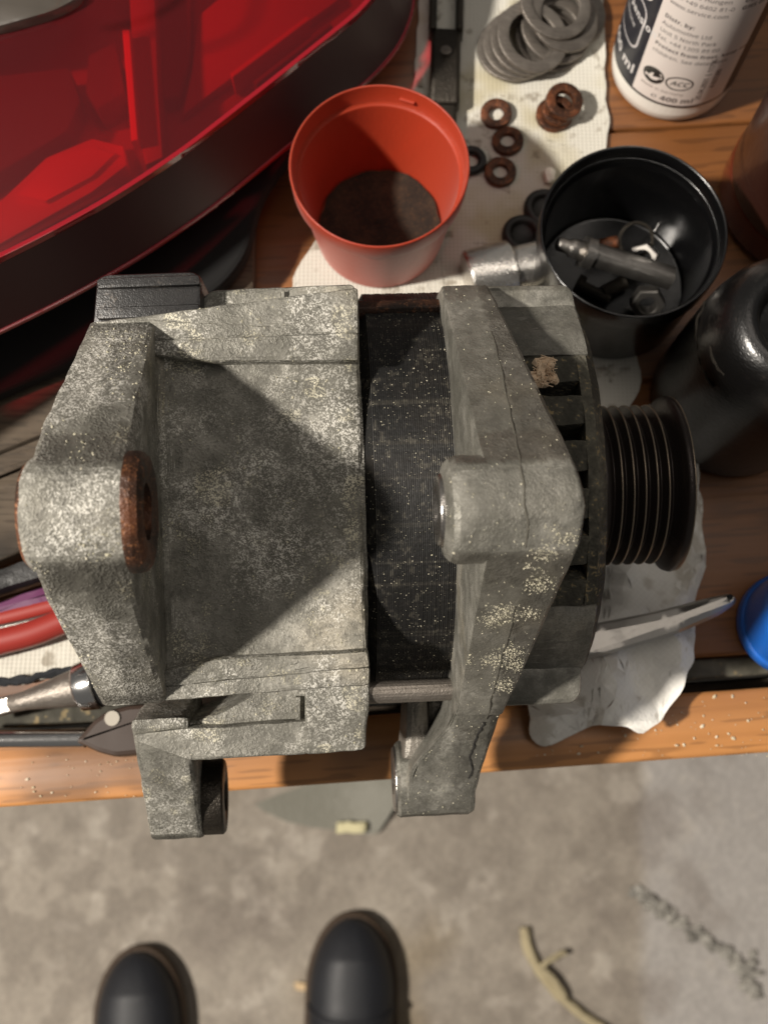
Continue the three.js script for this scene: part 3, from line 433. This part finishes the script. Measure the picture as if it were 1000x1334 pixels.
// ---------------------------------------------------------------- washers and seals on the rag
{
  const wg = (ro, ri, h) => lathe([[ri, 0.0003], [ri + 0.0003, 0], [ro - 0.0004, 0], [ro, 0.0004], [ro, h - 0.0004], [ro - 0.0004, h], [ri + 0.0003, h], [ri, h - 0.0003], [ri, 0.0003]], 48);
  const big = boxUV(wg(0.0156, 0.0105, 0.0020), 0.05);
  const list = [[668, 66, 0.004, 0, 0, 'lowest grey steel washer at the left of the fanned pile'], [675, 60, 0.007, 0.10, 0.08, 'second grey washer from the left in the fanned pile'], [684, 55, 0.010, 0.22, 0.1, 'third grey washer, half covered in the fanned pile'], [692, 50, 0.013, 0.32, 0.14, 'fully seen top washer at the left of the fanned pile'],
    [716, 52, 0.004, 0.2, 0.05, 'flat grey washer under the right side of the pile'], [722, 40, 0.008, 0.35, 0.1, 'grey washer leaning in the middle right of the pile'], [732, 24, 0.012, 0.4, 0.12, 'grey washer leaning at the upper right of the pile'], [722, 8, 0.015, 0.3, 0.1, 'grey washer at the top of the pile by the photo edge'], [742, 18, 0.006, 0.3, 0.06, 'outermost grey washer on the right of the pile']];
  list.forEach(([x, y, h, rz, rx, lab], i) => { const o = single('steel_washer', big, M.greySteel, lab, 'washer', 'large grey steel washers in a pile on the rag', W(x, y, h)); o.rotation.set(rx, i * 0.7, 0); o.rotation.set(rx, 0, -rz * 0.7); });
  const cg = boxUV(wg(0.0066, 0.0031, 0.0030), 0.04), sg = boxUV(wg(0.0078, 0.0040, 0.0034), 0.04), grp = 'small copper washers on the rag';
  for (const [x, y, h, rx, rz, g, lab] of [[646, 150, 0.003, 0.1, 0.1, cg, 'copper washer nearest the grey washer pile'], [661, 186, 0.003, -0.05, 0.1, cg, 'copper washer in the middle of the row of three'], [651, 226, 0.003, 0, 0, cg, 'reddish copper washer nearest the orange cup'], [721, 152, 0.003, 0, 0, sg, 'lower brown washer of the stacked pair'], [725, 146, 0.0068, 0.06, -0.1, cg, 'middle brown washer within the little stack'], [733, 134, 0.0100, 0.12, -0.12, sg, 'upper brown washer lying tilted on the stack']]) { const o = single('copper_washer', g, M.copper, lab, 'washer', grp, W(x, y, h).add(new THREE.Vector3(0, -0.0005, 0))); o.rotation.set(rx, 0, rz); }
  const rubber = mat({ color: 0x14120f, roughness: 0.5, bumpMap: plasticB, bumpScale: 0.0002 });
  const seal = lathe([[0.0001, 0.0012], [0.0040, 0.0012], [0.0046, 0.0030], [0.0058, 0.0046], [0.0076, 0.0042], [0.0084, 0.0026], [0.0084, 0.0006], [0.0076, 0], [0.0001, 0]], 40);
  single('rubber_seal', seal, rubber, 'round black rubber seal in front of the black cup', 'rubber seal', 'black rubber seals', W(680, 306, 0.004).setY(0.0025));
  single('rubber_seal', seal, rubber, 'black rubber seal half hidden beside the black cup', 'rubber seal', 'black rubber seals', W(708, 272, 0.004).setY(0.0025));
  single('rubber_ring', new THREE.TorusGeometry(0.0048, 0.0018, 12, 36).rotateX(Math.PI / 2), rubber, 'black rubber ring half hidden behind the orange cup', 'rubber ring', null, W(613, 209, 0.0045));
  single('white_crumb', rough(new THREE.IcosahedronGeometry(0.0032, 3).scale(0.8, 0.8, 1.1), 0.0006, 500, 0), mat({ color: 0xece6d8, roughness: 0.8 }), 'small white crumb between the copper washers and black cup', 'crumb', null, W(715, 228, 0.005));
}
// chrome sockets peeping out behind the alternator
{
  const a = W(646, 356, 0.013), t = thing('chrome_socket', 'shiny chrome socket lying behind the alternator top', 'socket', a); t.rotation.y = 0.25;
  part('barrel', latheX([[-0.012, 0], [-0.012, 0.0105], [-0.0108, 0.0118], [0.006, 0.0118], [0.0075, 0.0100], [0.0075, 0]], 0, 0, 40), M.socket, t);
  part('neck', latheX([[0.0075, 0.0088], [0.018, 0.0088], [0.019, 0.0078], [0.019, 0]], 0, 0, 36), M.socket, t);
}
// dark tool along the left border of the rag
{
  const p = W(578, 70, 0.004), t = thing('folding_tool', 'dark folded metal hand tool on the rag behind the orange cup', 'hand tool', [p.x, 0.0022, p.z]); t.rotation.y = -0.03;
  part('body', boxUV(rough(new RoundedBoxGeometry(0.0125, 0.009, 0.036, 4, 0.002).translate(0.0005, 0.0045, 0.010), 0.0002, 200, 0), 0.04), M.darkSteel, t);
  for (const x of [-0.0052, 0.0062]) part('handle_rail', boxUV(new RoundedBoxGeometry(0.0032, 0.010, 0.075, 3, 0.0012).translate(x, 0.005, -0.044), 0.04), M.darkSteel, t);
  part('pin', new THREE.CylinderGeometry(0.0022, 0.0022, 0.0100, 20).translate(0.0005, 0.0052, 0.004), M.greySteel, t);
  part('jaw', boxUV(new RoundedBoxGeometry(0.0095, 0.007, 0.024, 3, 0.0018).translate(0.001, 0.0036, 0.036), 0.04), M.darkSteel, t);
}

// ---------------------------------------------------------------- bottles on the right
{
  const c = document.createElement('canvas'); c.width = 2048; c.height = 1024; const x = c.getContext('2d');
  // 2048 px = 360 degrees, middle = facing the camera; 1024 px = 0.118 m
  x.scale(2048 / 1428, 1); x.fillStyle = '#dcd2cc'; x.fillRect(0, 0, 1428, 1024);
  const deg = (a) => 714 + a / 360 * 1428;
  x.fillStyle = '#1b1d27'; x.fillRect(0, 0, deg(-27), 1024); x.fillRect(deg(62), 0, 1428, 1024);
  x.fillStyle = '#d8cfc8'; x.beginPath(); x.roundRect(deg(-72), 420, deg(-36) - deg(-72), 190, 40); x.fill();
  x.strokeStyle = '#b9b4b4'; x.lineWidth = 9; x.beginPath(); x.roundRect(deg(-95), 640, deg(-37) - deg(-95), 215, 40); x.stroke();
  x.fillStyle = '#d6d2d0'; x.font = 'bold 44px sans-serif'; x.fillText('expansion', deg(-76), 720); x.font = '30px sans-serif'; x.fillText('silicone', deg(-72), 775);
  x.font = 'bold 62px sans-serif'; x.fillText('400 ml', deg(-80), 960);
  x.fillStyle = '#3b3436'; x.font = '30px sans-serif';
  const lines = ['', 'Vertrieb GmbH & Co. KG', 'Am Hafen 12-14', 'D-35410 Hungen', 'Tel. +49 6402 81-0', 'www.service.com', '', 'Distr. by:', 'Automotive Ltd', 'Unit 5 North Park', 'Tel. +44 1305 89 00', 'Protect from frost, keep away from', 'children. See datasheet.'];
  lines.forEach((s, i) => { x.font = (i === 7 || i === 11 ? 'bold ' : '') + '25px sans-serif'; x.fillText(s, deg(-21), 352 + i * 35); });
  x.font = 'bold 26px sans-serif'; ['Achtung', 'Danger', 'GHS 02'].forEach((s, i) => x.fillText(s, deg(36), 420 + i * 36));
  x.fillStyle = '#c23b44'; x.fillRect(deg(-24.5), 372, 10, 12); x.fillRect(deg(-24.5), 407, 10, 12);
  // recycling dot of two arrows
  const gx = deg(-12), gy = 886; x.strokeStyle = '#141414'; x.lineWidth = 7; x.beginPath(); x.arc(gx, gy, 37, 0, 7); x.stroke();
  x.fillStyle = '#141414'; x.beginPath(); x.arc(gx, gy, 33, Math.PI * 0.95, Math.PI * 1.75); x.arc(gx + 1, gy + 3, 15, Math.PI * 1.75, Math.PI * 0.95, true); x.fill();
  x.beginPath(); x.moveTo(gx + 3, gy - 32); x.lineTo(gx + 34, gy - 6); x.lineTo(gx - 2, gy + 6); x.fill();
  x.beginPath(); x.arc(gx, gy, 35, Math.PI * 0.05, Math.PI * 0.8); x.arc(gx, gy - 2, 25, Math.PI * 0.8, Math.PI * 0.05, true); x.fill();
  x.lineWidth = 6; x.beginPath(); x.ellipse(deg(12), 886, 46, 35, 0, 0, 7); x.stroke();
  x.font = 'italic bold 33px sans-serif'; x.textAlign = 'center'; x.fillText('ACC', deg(12), 898); x.textAlign = 'left';
  x.font = '20px sans-serif'; x.fillStyle = '#6a5c56'; x.fillText('Made in Germany', deg(-21), 952);
  x.font = 'bold 38px sans-serif'; x.fillStyle = '#2a2526'; x.fillText('℮ 400 ml', deg(-8), 997);
  x.save(); x.translate(deg(36), 980); x.rotate(-Math.PI / 2); x.font = 'bold 26px sans-serif'; x.fillText('25.04.2021  L 11736', 0, 0); x.fillText('4 027289', 60, 36); x.restore();
  x.fillStyle = '#15161c'; x.fillRect(0, 1012, 1428, 12);
  const lt = new THREE.CanvasTexture(c); lt.colorSpace = THREE.SRGBColorSpace; lt.wrapS = THREE.RepeatWrapping; lt.offset.x = 0.5;
  const p = W(872, 92, 0), t = thing('white_bottle', 'white 400 ml spray bottle with black and pale printed label', 'bottle', p);
  t.rotation.y = Math.atan2(-p.x, -p.z);
  const wm = pmat({ color: 0xe4e0d8, roughness: 0.32, clearcoat: 0.3, bumpMap: plasticB, bumpScale: 0.0003 });
  const r = 0.0262;
  part('bottle_body', lathe([[0.0001, 0.001], [0.020, 0], [0.0235, 0.0006], [0.0256, 0.003], [r, 0.008], [r, 0.145], [0.022, 0.156], [0.013, 0.163], [0.012, 0.176], [0.0001, 0.176]], 72), wm, t);
  part('label', new THREE.CylinderGeometry(r + 0.0003, r + 0.0003, 0.118, 96, 1, true).translate(0, 0.0135 + 0.059, 0), pmat({ map: lt, roughness: 0.38, clearcoat: 0.2 }), t);
  part('cap', lathe([[0.0122, 0.165], [0.015, 0.166], [0.0148, 0.190], [0.0001, 0.192]], 40), M.gloss, t);
}
{
  const p = W(1046, 262, 0), t = thing('amber_jar', 'dark amber red bottle standing at the right border', 'bottle', p);
  const jm = pmat({ color: new THREE.Color().setRGB(0.022, 0.007, 0.005), roughness: 0.28, clearcoat: 0.5, clearcoatRoughness: 0.2, bumpMap: plasticB, bumpScale: 0.0004 });
  part('bottle_body', lathe([[0.0001, 0.001], [0.030, 0], [0.0345, 0.002], [0.0355, 0.006], [0.0355, 0.030], [0.0350, 0.032], [0.0355, 0.034], [0.0355, 0.070], [0.033, 0.082], [0.026, 0.092], [0.017, 0.098], [0.016, 0.110], [0.0001, 0.110]], 72), jm, t);
  part('red_base', lathe([[0.0352, 0.0025], [0.0360, 0.004], [0.0360, 0.018], [0.0352, 0.020]], 72), pmat({ color: new THREE.Color().setRGB(0.09, 0.007, 0.005), roughness: 0.25, clearcoat: 0.6 }), t, 'red lower band of the bottle');
  part('cap', lathe([[0.0165, 0.100], [0.0185, 0.101], [0.0182, 0.122], [0.0001, 0.123]], 40), M.gloss, t);
}
{
  const p = W(948, 524, 0), t = thing('black_canister', 'scuffed black metal canister with worn rounded top, right of the pulley', 'canister', p);
  const bm = pmat({ map: dirtyBlackMap, bumpMap: plasticB, bumpScale: 0.0003, color: 0x8a8684, roughness: 0.32, metalness: 0.1, clearcoat: 0.35, clearcoatRoughness: 0.25 });
  part('body', lathe([[0.0001, 0.0005], [0.028, 0], [0.0310, 0.001], [0.0318, 0.004], [0.0314, 0.030], [0.0304, 0.054], [0.0296, 0.064], [0.0280, 0.0735], [0.0252, 0.0810], [0.0216, 0.0855], [0.0180, 0.0870], [0.0155, 0.0862], [0.0140, 0.0835], [0.0132, 0.0800], [0.0120, 0.0785], [0.0001, 0.0785]], 80), bm, t);
  for (const [a, l, rr, y] of [[2.6, 1.1, 0.0297, 0.0640], [3.3, 0.4, 0.0283, 0.0730]]) part('worn_edge', rough(new THREE.TorusGeometry(rr, 0.0004, 6, 40, l).rotateX(-Math.PI / 2).rotateY(a).translate(0, y, 0), 0.0008, 300, 0), M.darkSteel, t, 'rubbed bare metal edge');
  part('centre_nut', boxUV(lathe([[0.0001, 0.0812], [0.004, 0.0812], [0.0062, 0.0808], [0.0070, 0.0800], [0.0074, 0.0780], [0.0001, 0.0780]], 40), 0.04), M.greySteel, t);
}
{
  const p = W(1060, 800, 0.03), t = thing('blue_cap', 'bright blue round plastic cap at the right border', 'cap', [p.x, 0, p.z]);
  const bm = pmat({ color: new THREE.Color().setRGB(0.012, 0.13, 0.55), roughness: 0.35, clearcoat: 0.3, bumpMap: plasticB, bumpScale: 0.0003 });
  part('dome', lathe([[0.0001, 0.0445], [0.008, 0.0435], [0.0135, 0.0405], [0.0172, 0.035], [0.0185, 0.028], [0.0185, 0.003], [0.0178, 0.0005], [0.0001, 0.0003]], 64), bm, t);
  part('rim', lathe([[0.0185, 0.0012], [0.0196, 0.002], [0.0196, 0.007], [0.0185, 0.008]], 64), bm, t);
}
// bright pointed lever on the towel
{
  const y = 0.030, px = [[700, 838], [770, 812], [850, 796], [925, 777], [952, 771], [962, 776], [961, 785], [940, 800], [884, 824], [800, 849], [700, 880]];
  const h = W(950, 778, y), c = W(850, 812, y); const t = thing('steel_lever', 'bright pointed flat steel lever lying on the paper towel', 'lever', [c.x, 0, c.z]);
  const g = prismY(round(XZ(px, y), 0.003, 4), y - 0.0075, y, 0.0036).translate(-c.x, 0, -c.z);
  part('hole', new THREE.CylinderGeometry(0.0011, 0.0011, 0.0012, 20).translate(h.x - c.x, y - 0.0003, h.z - c.z), M.black, t);
  part('blade', boxUV(rough(g, 0.0002, 30, 0.003, 1.2), 0.2), mat({ color: 0xb4b0aa, roughness: 0.42, metalness: 0.85, bumpMap: noiseB, bumpScale: 0.0001 }), t);
}

// ---------------------------------------------------------------- left side: boards and hand tools
{
  const ln = (c, x) => [x, c - 0.41 * x];
  const mk = (c0, c1, h, label) => { const px = [ln(c0, -120), ln(c0, 330), ln(c1, 330), ln(c1, -120)]; single('grey_board', boxUV(rough(prismY(XZ(px, h), 0.0004, h, 0.0012), 0.0003, 90, 0.01), 0.2), M.greyWood, label, 'board', 'weathered grey boards on the bench'); };
  mk(330, 588, 0.013, 'widest weathered grey board, running under the tail light'); mk(591, 620, 0.010, 'narrow weathered strip between the two wider grey boards'); mk(623, 728, 0.0125, 'weathered grey board nearest the red handles');
  const flat = (name, px, y0, y1, m, label, cat, bev = 0.002) => single(name, boxUV(rough(prismY(round(XZ(px, y1), 0.003, 4), y0, y1, bev), 0.0003, 150, 0.006), 0.06), m, label, cat);
  flat('black_grip', [[-60, 760], [0, 738], [40, 722], [66, 716], [120, 716], [120, 742], [60, 752], [0, 770], [-60, 792]], 0.001, 0.014, M.blackPlastic, 'grimy black tool grip beside the grey boards', 'tool grip', 0.004);
  const purple = pmat({ color: 0x5c2a50, roughness: 0.5, clearcoat: 0.1 });
  flat('purple_handle', [[-60, 800], [0, 782], [20, 772], [60, 760], [130, 748], [140, 772], [60, 790], [28, 797], [0, 806], [-60, 826]], 0.001, 0.012, purple, 'purple plastic tool handle above the red pliers', 'tool handle', 0.004);
  const c = W(40, 810, 0.01), pl = thing('red_pliers', 'pliers with red grips partly under the alternator', 'pliers', [c.x, 0, c.z]);
  const red = pmat({ color: 0x8e2a22, roughness: 0.5, clearcoat: 0.25 }), loc = (v) => v.sub(new THREE.Vector3(c.x, 0, c.z));
  part('grip', tube([[-60, 818], [0, 806], [45, 795], [90, 783], [150, 765]].map(([a, b]) => loc(W(a, b, 0.008))), 0.0036, 30, 14), red, pl);
  part('grip', tube([[-60, 852], [0, 836], [45, 824], [90, 806], [150, 780]].map(([a, b]) => loc(W(a, b, 0.010))), 0.0050, 30, 14), red, pl);
  part('spring_strip', tube([[-60, 832], [0, 818], [45, 808], [90, 794], [150, 772]].map(([a, b]) => loc(W(a, b, 0.011))), 0.0013, 30, 8), M.steel, pl);
}
single('small_cloth', sheet([[-60, 850], [0, 848], [110, 818], [180, 806], [190, 868], [110, 876], [40, 892], [-60, 898]], 0.0005, 0.0012, (x, z) => 0.0008 + 0.0014 * n3(x * 60, 4, z * 60), 21, M.cloth, 0.16, 0.003), M.cloth, 'small white cloth with dark edging at the left border', 'cloth');
{ // its dark edging is stitched on
  const cl0 = scene.children.find((o) => o.name === 'small_cloth');
  part('dark_edging', rough(tube([[-60, 896], [0, 889], [40, 884], [75, 876], [110, 870], [190, 862]].map(([a, b]) => W(a, b, 0.0034)), 0.0016, 60, 8), 0.0012, 260, 0.002), mat({ color: 0x24262a, roughness: 0.95 }), cl0, 'frayed black edging');
}
{
  const a = W(-20, 926, 0.008), b = W(128, 889, 0.011), t = thing('socket_adapter', 'tapered steel driver with flat blade pointing left', 'screwdriver', a), d = b.clone().sub(a), len = d.length(); t.quaternion.setFromUnitVectors(new THREE.Vector3(1, 0, 0), d.normalize());
  part('blade', boxUV(new RoundedBoxGeometry(0.022, 0.0036, 0.0066, 3, 0.0010).translate(0.004, 0, 0), 0.04), M.steel, t);
  part('cone', boxUV(latheX([[0.010, 0], [0.010, 0.0032], [0.016, 0.0036], [len - 0.010, 0.0068], [len - 0.008, 0.0070]], 0, 0, 40), 0.04), M.greySteel, t);
  part('ferrule', latheX([[len - 0.0085, 0.0070], [len - 0.007, 0.0090], [len - 0.001, 0.0098], [len, 0.0092], [len, 0]], 0, 0, 44), M.chrome, t);
  part('grip', latheX([[len, 0], [len, 0.0088], [len + 0.004, 0.0098], [len + 0.06, 0.0100], [len + 0.064, 0.008], [len + 0.064, 0]], 0, 0, 40), M.blackPlastic, t);
}
{
  const y = 0.016, c = W(160, 955, y), t = thing('rod_handle', 'dark brown plastic handle with white dot on a chrome rod', 'tool handle', [c.x, 0.0004, c.z]);
  const px = [[98, 966], [122, 938], [140, 926], [168, 918], [240, 914], [246, 972], [190, 982], [150, 986], [128, 980]];
  const hm = pmat({ color: 0x35271f, roughness: 0.45, clearcoat: 0.15, bumpMap: plasticB, bumpScale: 0.0003 });
  part('handle', prismY(round(XZ(px, y), 0.0015, 3), 0.001, y, 0.0018).translate(-c.x, 0, -c.z), hm, t);
  const w = W(147, 936, y); part('white_dot', new THREE.CylinderGeometry(0.0027, 0.0027, 0.0008, 28).translate(w.x - c.x, y + 0.0003, w.z - c.z), mat({ color: 0xa39c90, roughness: 0.6 }), t);
  const A = W(-60, 964, 0.008), B = W(112, 962, 0.008); part('rod', tube([A, A.clone().lerp(B, 0.5), B].map((v) => v.sub(new THREE.Vector3(c.x, 0, c.z))), 0.0034, 12, 24), M.chrome, t);
}
single('aluminium_block', boxUV(prismY(round(XZ([[222, 898], [300, 892], [300, 940], [226, 946]], 0.02), 0.001), 0.001, 0.02, 0.001), 0.05), M.greySteel, 'pale metal block on the bench under the rear housing', 'metal block');

// ---------------------------------------------------------------- crumbs
{ // crumb of crushed cable in the front housing window
  const p = L(708, 487, 0.131), g = []; const r = rng(5);
  for (let i = 0; i < 26; i++) g.push(rough(new THREE.IcosahedronGeometry(0.0006 + 0.0011 * r(), 1).scale(1, 0.7, 1 + r()), 0.0006, 900, 0).rotateY(r() * 6).rotateX(r() * 3).translate((r() - 0.5) * 0.006, (r() - 0.3) * 0.003, (r() - 0.5) * 0.007));
  alt.updateMatrixWorld(true); const w = alt.localToWorld(new THREE.Vector3(p.x, p.y, p.z));
  for (let i = 0; i < 46; i++) g.push(new THREE.CylinderGeometry(0.00016, 0.00012, 0.002 + 0.003 * r(), 5).rotateZ(r() * 6).rotateX(r() * 6).translate((r() - 0.5) * 0.006, (r() - 0.1) * 0.004, (r() - 0.5) * 0.008));
  single('debris_clump', merge(g), mat({ color: 0xd8bfa2, roughness: 0.9 }), 'brown straw coloured clump of debris stuck right of the front arm', 'debris', null, w);
}
{ const r = rng(19), g = new THREE.IcosahedronGeometry(1, 0), n = 160, im = new THREE.InstancedMesh(g, mat({ color: 0xffffff, roughness: 0.9 }), n), m4 = new THREE.Matrix4(), q = new THREE.Quaternion(), c = new THREE.Color();
  for (let i = 0; i < n; i++) { const a = i < 110; const w = a ? W(690 + 330 * r(), 905 + 85 * r(), 0.0004) : W(20 + 290 * r(), 985 + 55 * r(), 0.0004); const s = 0.00018 + 0.0006 * r() ** 4; q.setFromEuler(new THREE.Euler(r() * 6, r() * 6, 0)); m4.compose(w, q, new THREE.Vector3(s * 1.4, s * 0.6, s)); im.setMatrixAt(i, m4); const t = r(); im.setColorAt(i, c.setRGB(0.5 + 0.2 * t, 0.42 + 0.2 * t, 0.28 + 0.2 * t)); }
  im.name = 'sawdust'; im.userData.kind = 'stuff'; im.userData.label = 'pale sawdust specks along the bench front'; SHADOW(im); scene.add(im);
}

// ---------------------------------------------------------------- on the floor
{
  const straw = mat({ color: 0xb5a888, roughness: 0.85, bumpMap: noiseB, bumpScale: 0.001 });
  const t = thing('straw_twig', 'pale forked twig on the concrete floor right of the boots', 'twig', W(720, 1265, FY)), o = t.position.clone();
  const path = (list, r) => rough(tube(list.map(([a, b, h]) => W(a, b, FY + 0.006 + (h || 0)).sub(o)), r, 40, 9), 0.0012, 90, 0);
  part('stem', path([[682, 1208], [686, 1232], [700, 1262], [722, 1290], [745, 1312], [785, 1340], [820, 1360]], 0.0052), straw, t);
  part('branch', path([[702, 1262, 0.002], [716, 1250, 0.006], [736, 1240, 0.006]], 0.0032), straw, t);
  part('branch', path([[708, 1262, 0.004], [722, 1278, 0.006], [735, 1300, 0.004]], 0.0040), straw, t);
}
{
  const r = rng(41), g = new THREE.IcosahedronGeometry(1, 1), pts = [[826, 1158], [850, 1180], [890, 1205], [940, 1240], [970, 1268], [985, 1300], [978, 1240], [1000, 1260]], n = 300, im = new THREE.InstancedMesh(g, mat({ color: 0xffffff, roughness: 0.95 }), n), m4 = new THREE.Matrix4(), q = new THREE.Quaternion(), c = new THREE.Color();
  for (let i = 0; i < n; i++) { const k = Math.min(6, Math.floor(r() * 5.6)), f = r(), a = pts[k], b = pts[Math.min(7, k + 1)], w = W(a[0] + (b[0] - a[0]) * f + (r() + r() - 1) * 10, a[1] + (b[1] - a[1]) * f + (r() + r() - 1) * 10, FY + 0.001), s = 0.0012 + 0.0055 * r() ** 3; q.setFromEuler(new THREE.Euler(r() * 6, r() * 6, 0)); m4.compose(w, q, new THREE.Vector3(s * 1.3, s * 0.6, s)); im.setMatrixAt(i, m4); const t = r(); im.setColorAt(i, c.setRGB(0.18 + 0.2 * t, 0.17 + 0.19 * t, 0.15 + 0.17 * t)); }
  im.name = 'concrete_crumbs'; im.userData.kind = 'stuff'; im.userData.label = 'line of grey concrete crumbs along a floor crack'; SHADOW(im); scene.add(im);
}
single('floor_sheet', sheet([[332, 1048], [365, 1034], [430, 1012], [530, 1000], [522, 1040], [490, 1088], [440, 1082], [370, 1070]], FY + 0.001, 0.003, (x, z) => 0.006 + 0.012 * n3(x * 10, 2, z * 10), 33, M.cloth, 0.4, 0.012), mat({ color: 0x77756a, roughness: 0.6, bumpMap: plasticB, bumpScale: 0.002 }), 'dull grey leaf shaped sheet on the floor below the bench', 'plastic scrap');  // grey leaf shaped sheet, slightly curved, lying on the floor
single('wood_chip', rough(new RoundedBoxGeometry(0.032, 0.007, 0.011, 2, 0.002), 0.002, 120, 0.006), mat({ color: 0xcfc7a0, roughness: 0.85 }), 'pale yellow wood chip beside the grey sheet on floor', 'wood chip', null, W(457, 1078, FY + 0.012));
single('wood_chip', rough(new RoundedBoxGeometry(0.014, 0.005, 0.008, 2, 0.0015), 0.002, 160, 0.005), mat({ color: 0xc7ae8a, roughness: 0.85 }), 'small tan wood chip beside the right boot', 'wood chip', null, W(392, 1333 - 48, FY + 0.003));
function boot(px, py, turn, label) {
  const p = W(px, py, FY + 0.03), t = thing('leather_boot', label, 'boot', [p.x, FY, p.z], 'black leather boots of the person at the bench'); t.rotation.y = turn;
  // from the toe tip (z = 0) back to the heel (z = 0.29)
  const hw = (z) => 0.0435 * Math.sqrt(Math.min(1, Math.max(0, z / 0.075) * (2 - Math.min(1, z / 0.075)))) * (1 - 0.2 * st(0.12, 0.2, z)) * (z > 0.25 ? Math.sqrt(Math.max(0.02, 1 - ((z - 0.25) / 0.042) ** 2)) : 1);
  const outline = []; for (let i = 0; i <= 40; i++) { const z = 0.0005 + 0.29 * (i / 40) ** 1.4; outline.push([hw(z), z]); } const full = [...outline, ...outline.map(([x, z]) => [-x, z]).reverse()];
  part('sole', boxUV(prismY(full.map(([x, z]) => [x * 1.1, z * 1.02 - 0.005]), 0.0008, 0.022, 0.003), 0.2), mat({ color: 0x3a2a1a, roughness: 0.7, bumpMap: noiseB, bumpScale: 0.001 }), t, 'brown rubber sole');
  const rows = 64, cols = 28, pos = [], idx = [], uv = [];
  for (let i = 0; i <= rows; i++) { const z = 0.001 + 0.286 * (i / rows) ** 1.5, w = hw(z) * 1.0, h = 0.024 + 0.030 * Math.sqrt(Math.min(1, z / 0.04)) + 0.050 * st(0.08, 0.2, z); for (let j = 0; j <= cols; j++) { const a = Math.PI * j / cols, c = Math.cos(a), s = Math.sin(a), e = 0.88; pos.push(w * Math.sign(c) * Math.abs(c) ** e, 0.018 + (h - 0.018) * s ** e * (1 - 0.05 * c * c), z); uv.push(j / cols, z * 4); } }
  for (let i = 0; i < rows; i++) for (let j = 0; j < cols; j++) { const a = i * (cols + 1) + j; idx.push(a, a + 1, a + cols + 1, a + 1, a + cols + 2, a + cols + 1); }
  const g = new THREE.BufferGeometry(); g.setAttribute('position', new THREE.Float32BufferAttribute(pos, 3)); g.setAttribute('uv', new THREE.Float32BufferAttribute(uv, 2)); g.setIndex(idx); g.computeVertexNormals();
  const leather = pmat({ color: 0x15171d, roughness: 0.6, clearcoat: 0.12, clearcoatRoughness: 0.4, bumpMap: plasticB, bumpScale: 0.0008 });
  part('upper', g, leather, t);
  part('toe_seam', tube(Array.from({ length: 15 }, (_, k) => { const a = Math.PI * k / 14, z = 0.085 + 0.012 * Math.sin(a), w = hw(z), c = Math.cos(a), s = Math.sin(a); return new THREE.Vector3(w * Math.sign(c) * Math.abs(c) ** 0.88, 0.019 + (0.0545 - 0.018) * s ** 0.88, z); }), 0.0022, 50, 8), leather, t);
  part('shaft', lathe([[0.044, 0.05], [0.047, 0.10], [0.056, 0.34], [0.053, 0.34], [0.044, 0.10], [0.042, 0.05]], 40).scale(0.92, 1, 1.25).translate(0, 0, 0.215), leather, t);  // unseen upper part, stretched tall to cast the leg shadow
}
boot(178, 1240, 0.06, 'left black leather boot, toe further from the bench');
boot(460, 1196, -0.02, 'right black leather boot, toe nearer the bench');

renderer.render(scene, camera);
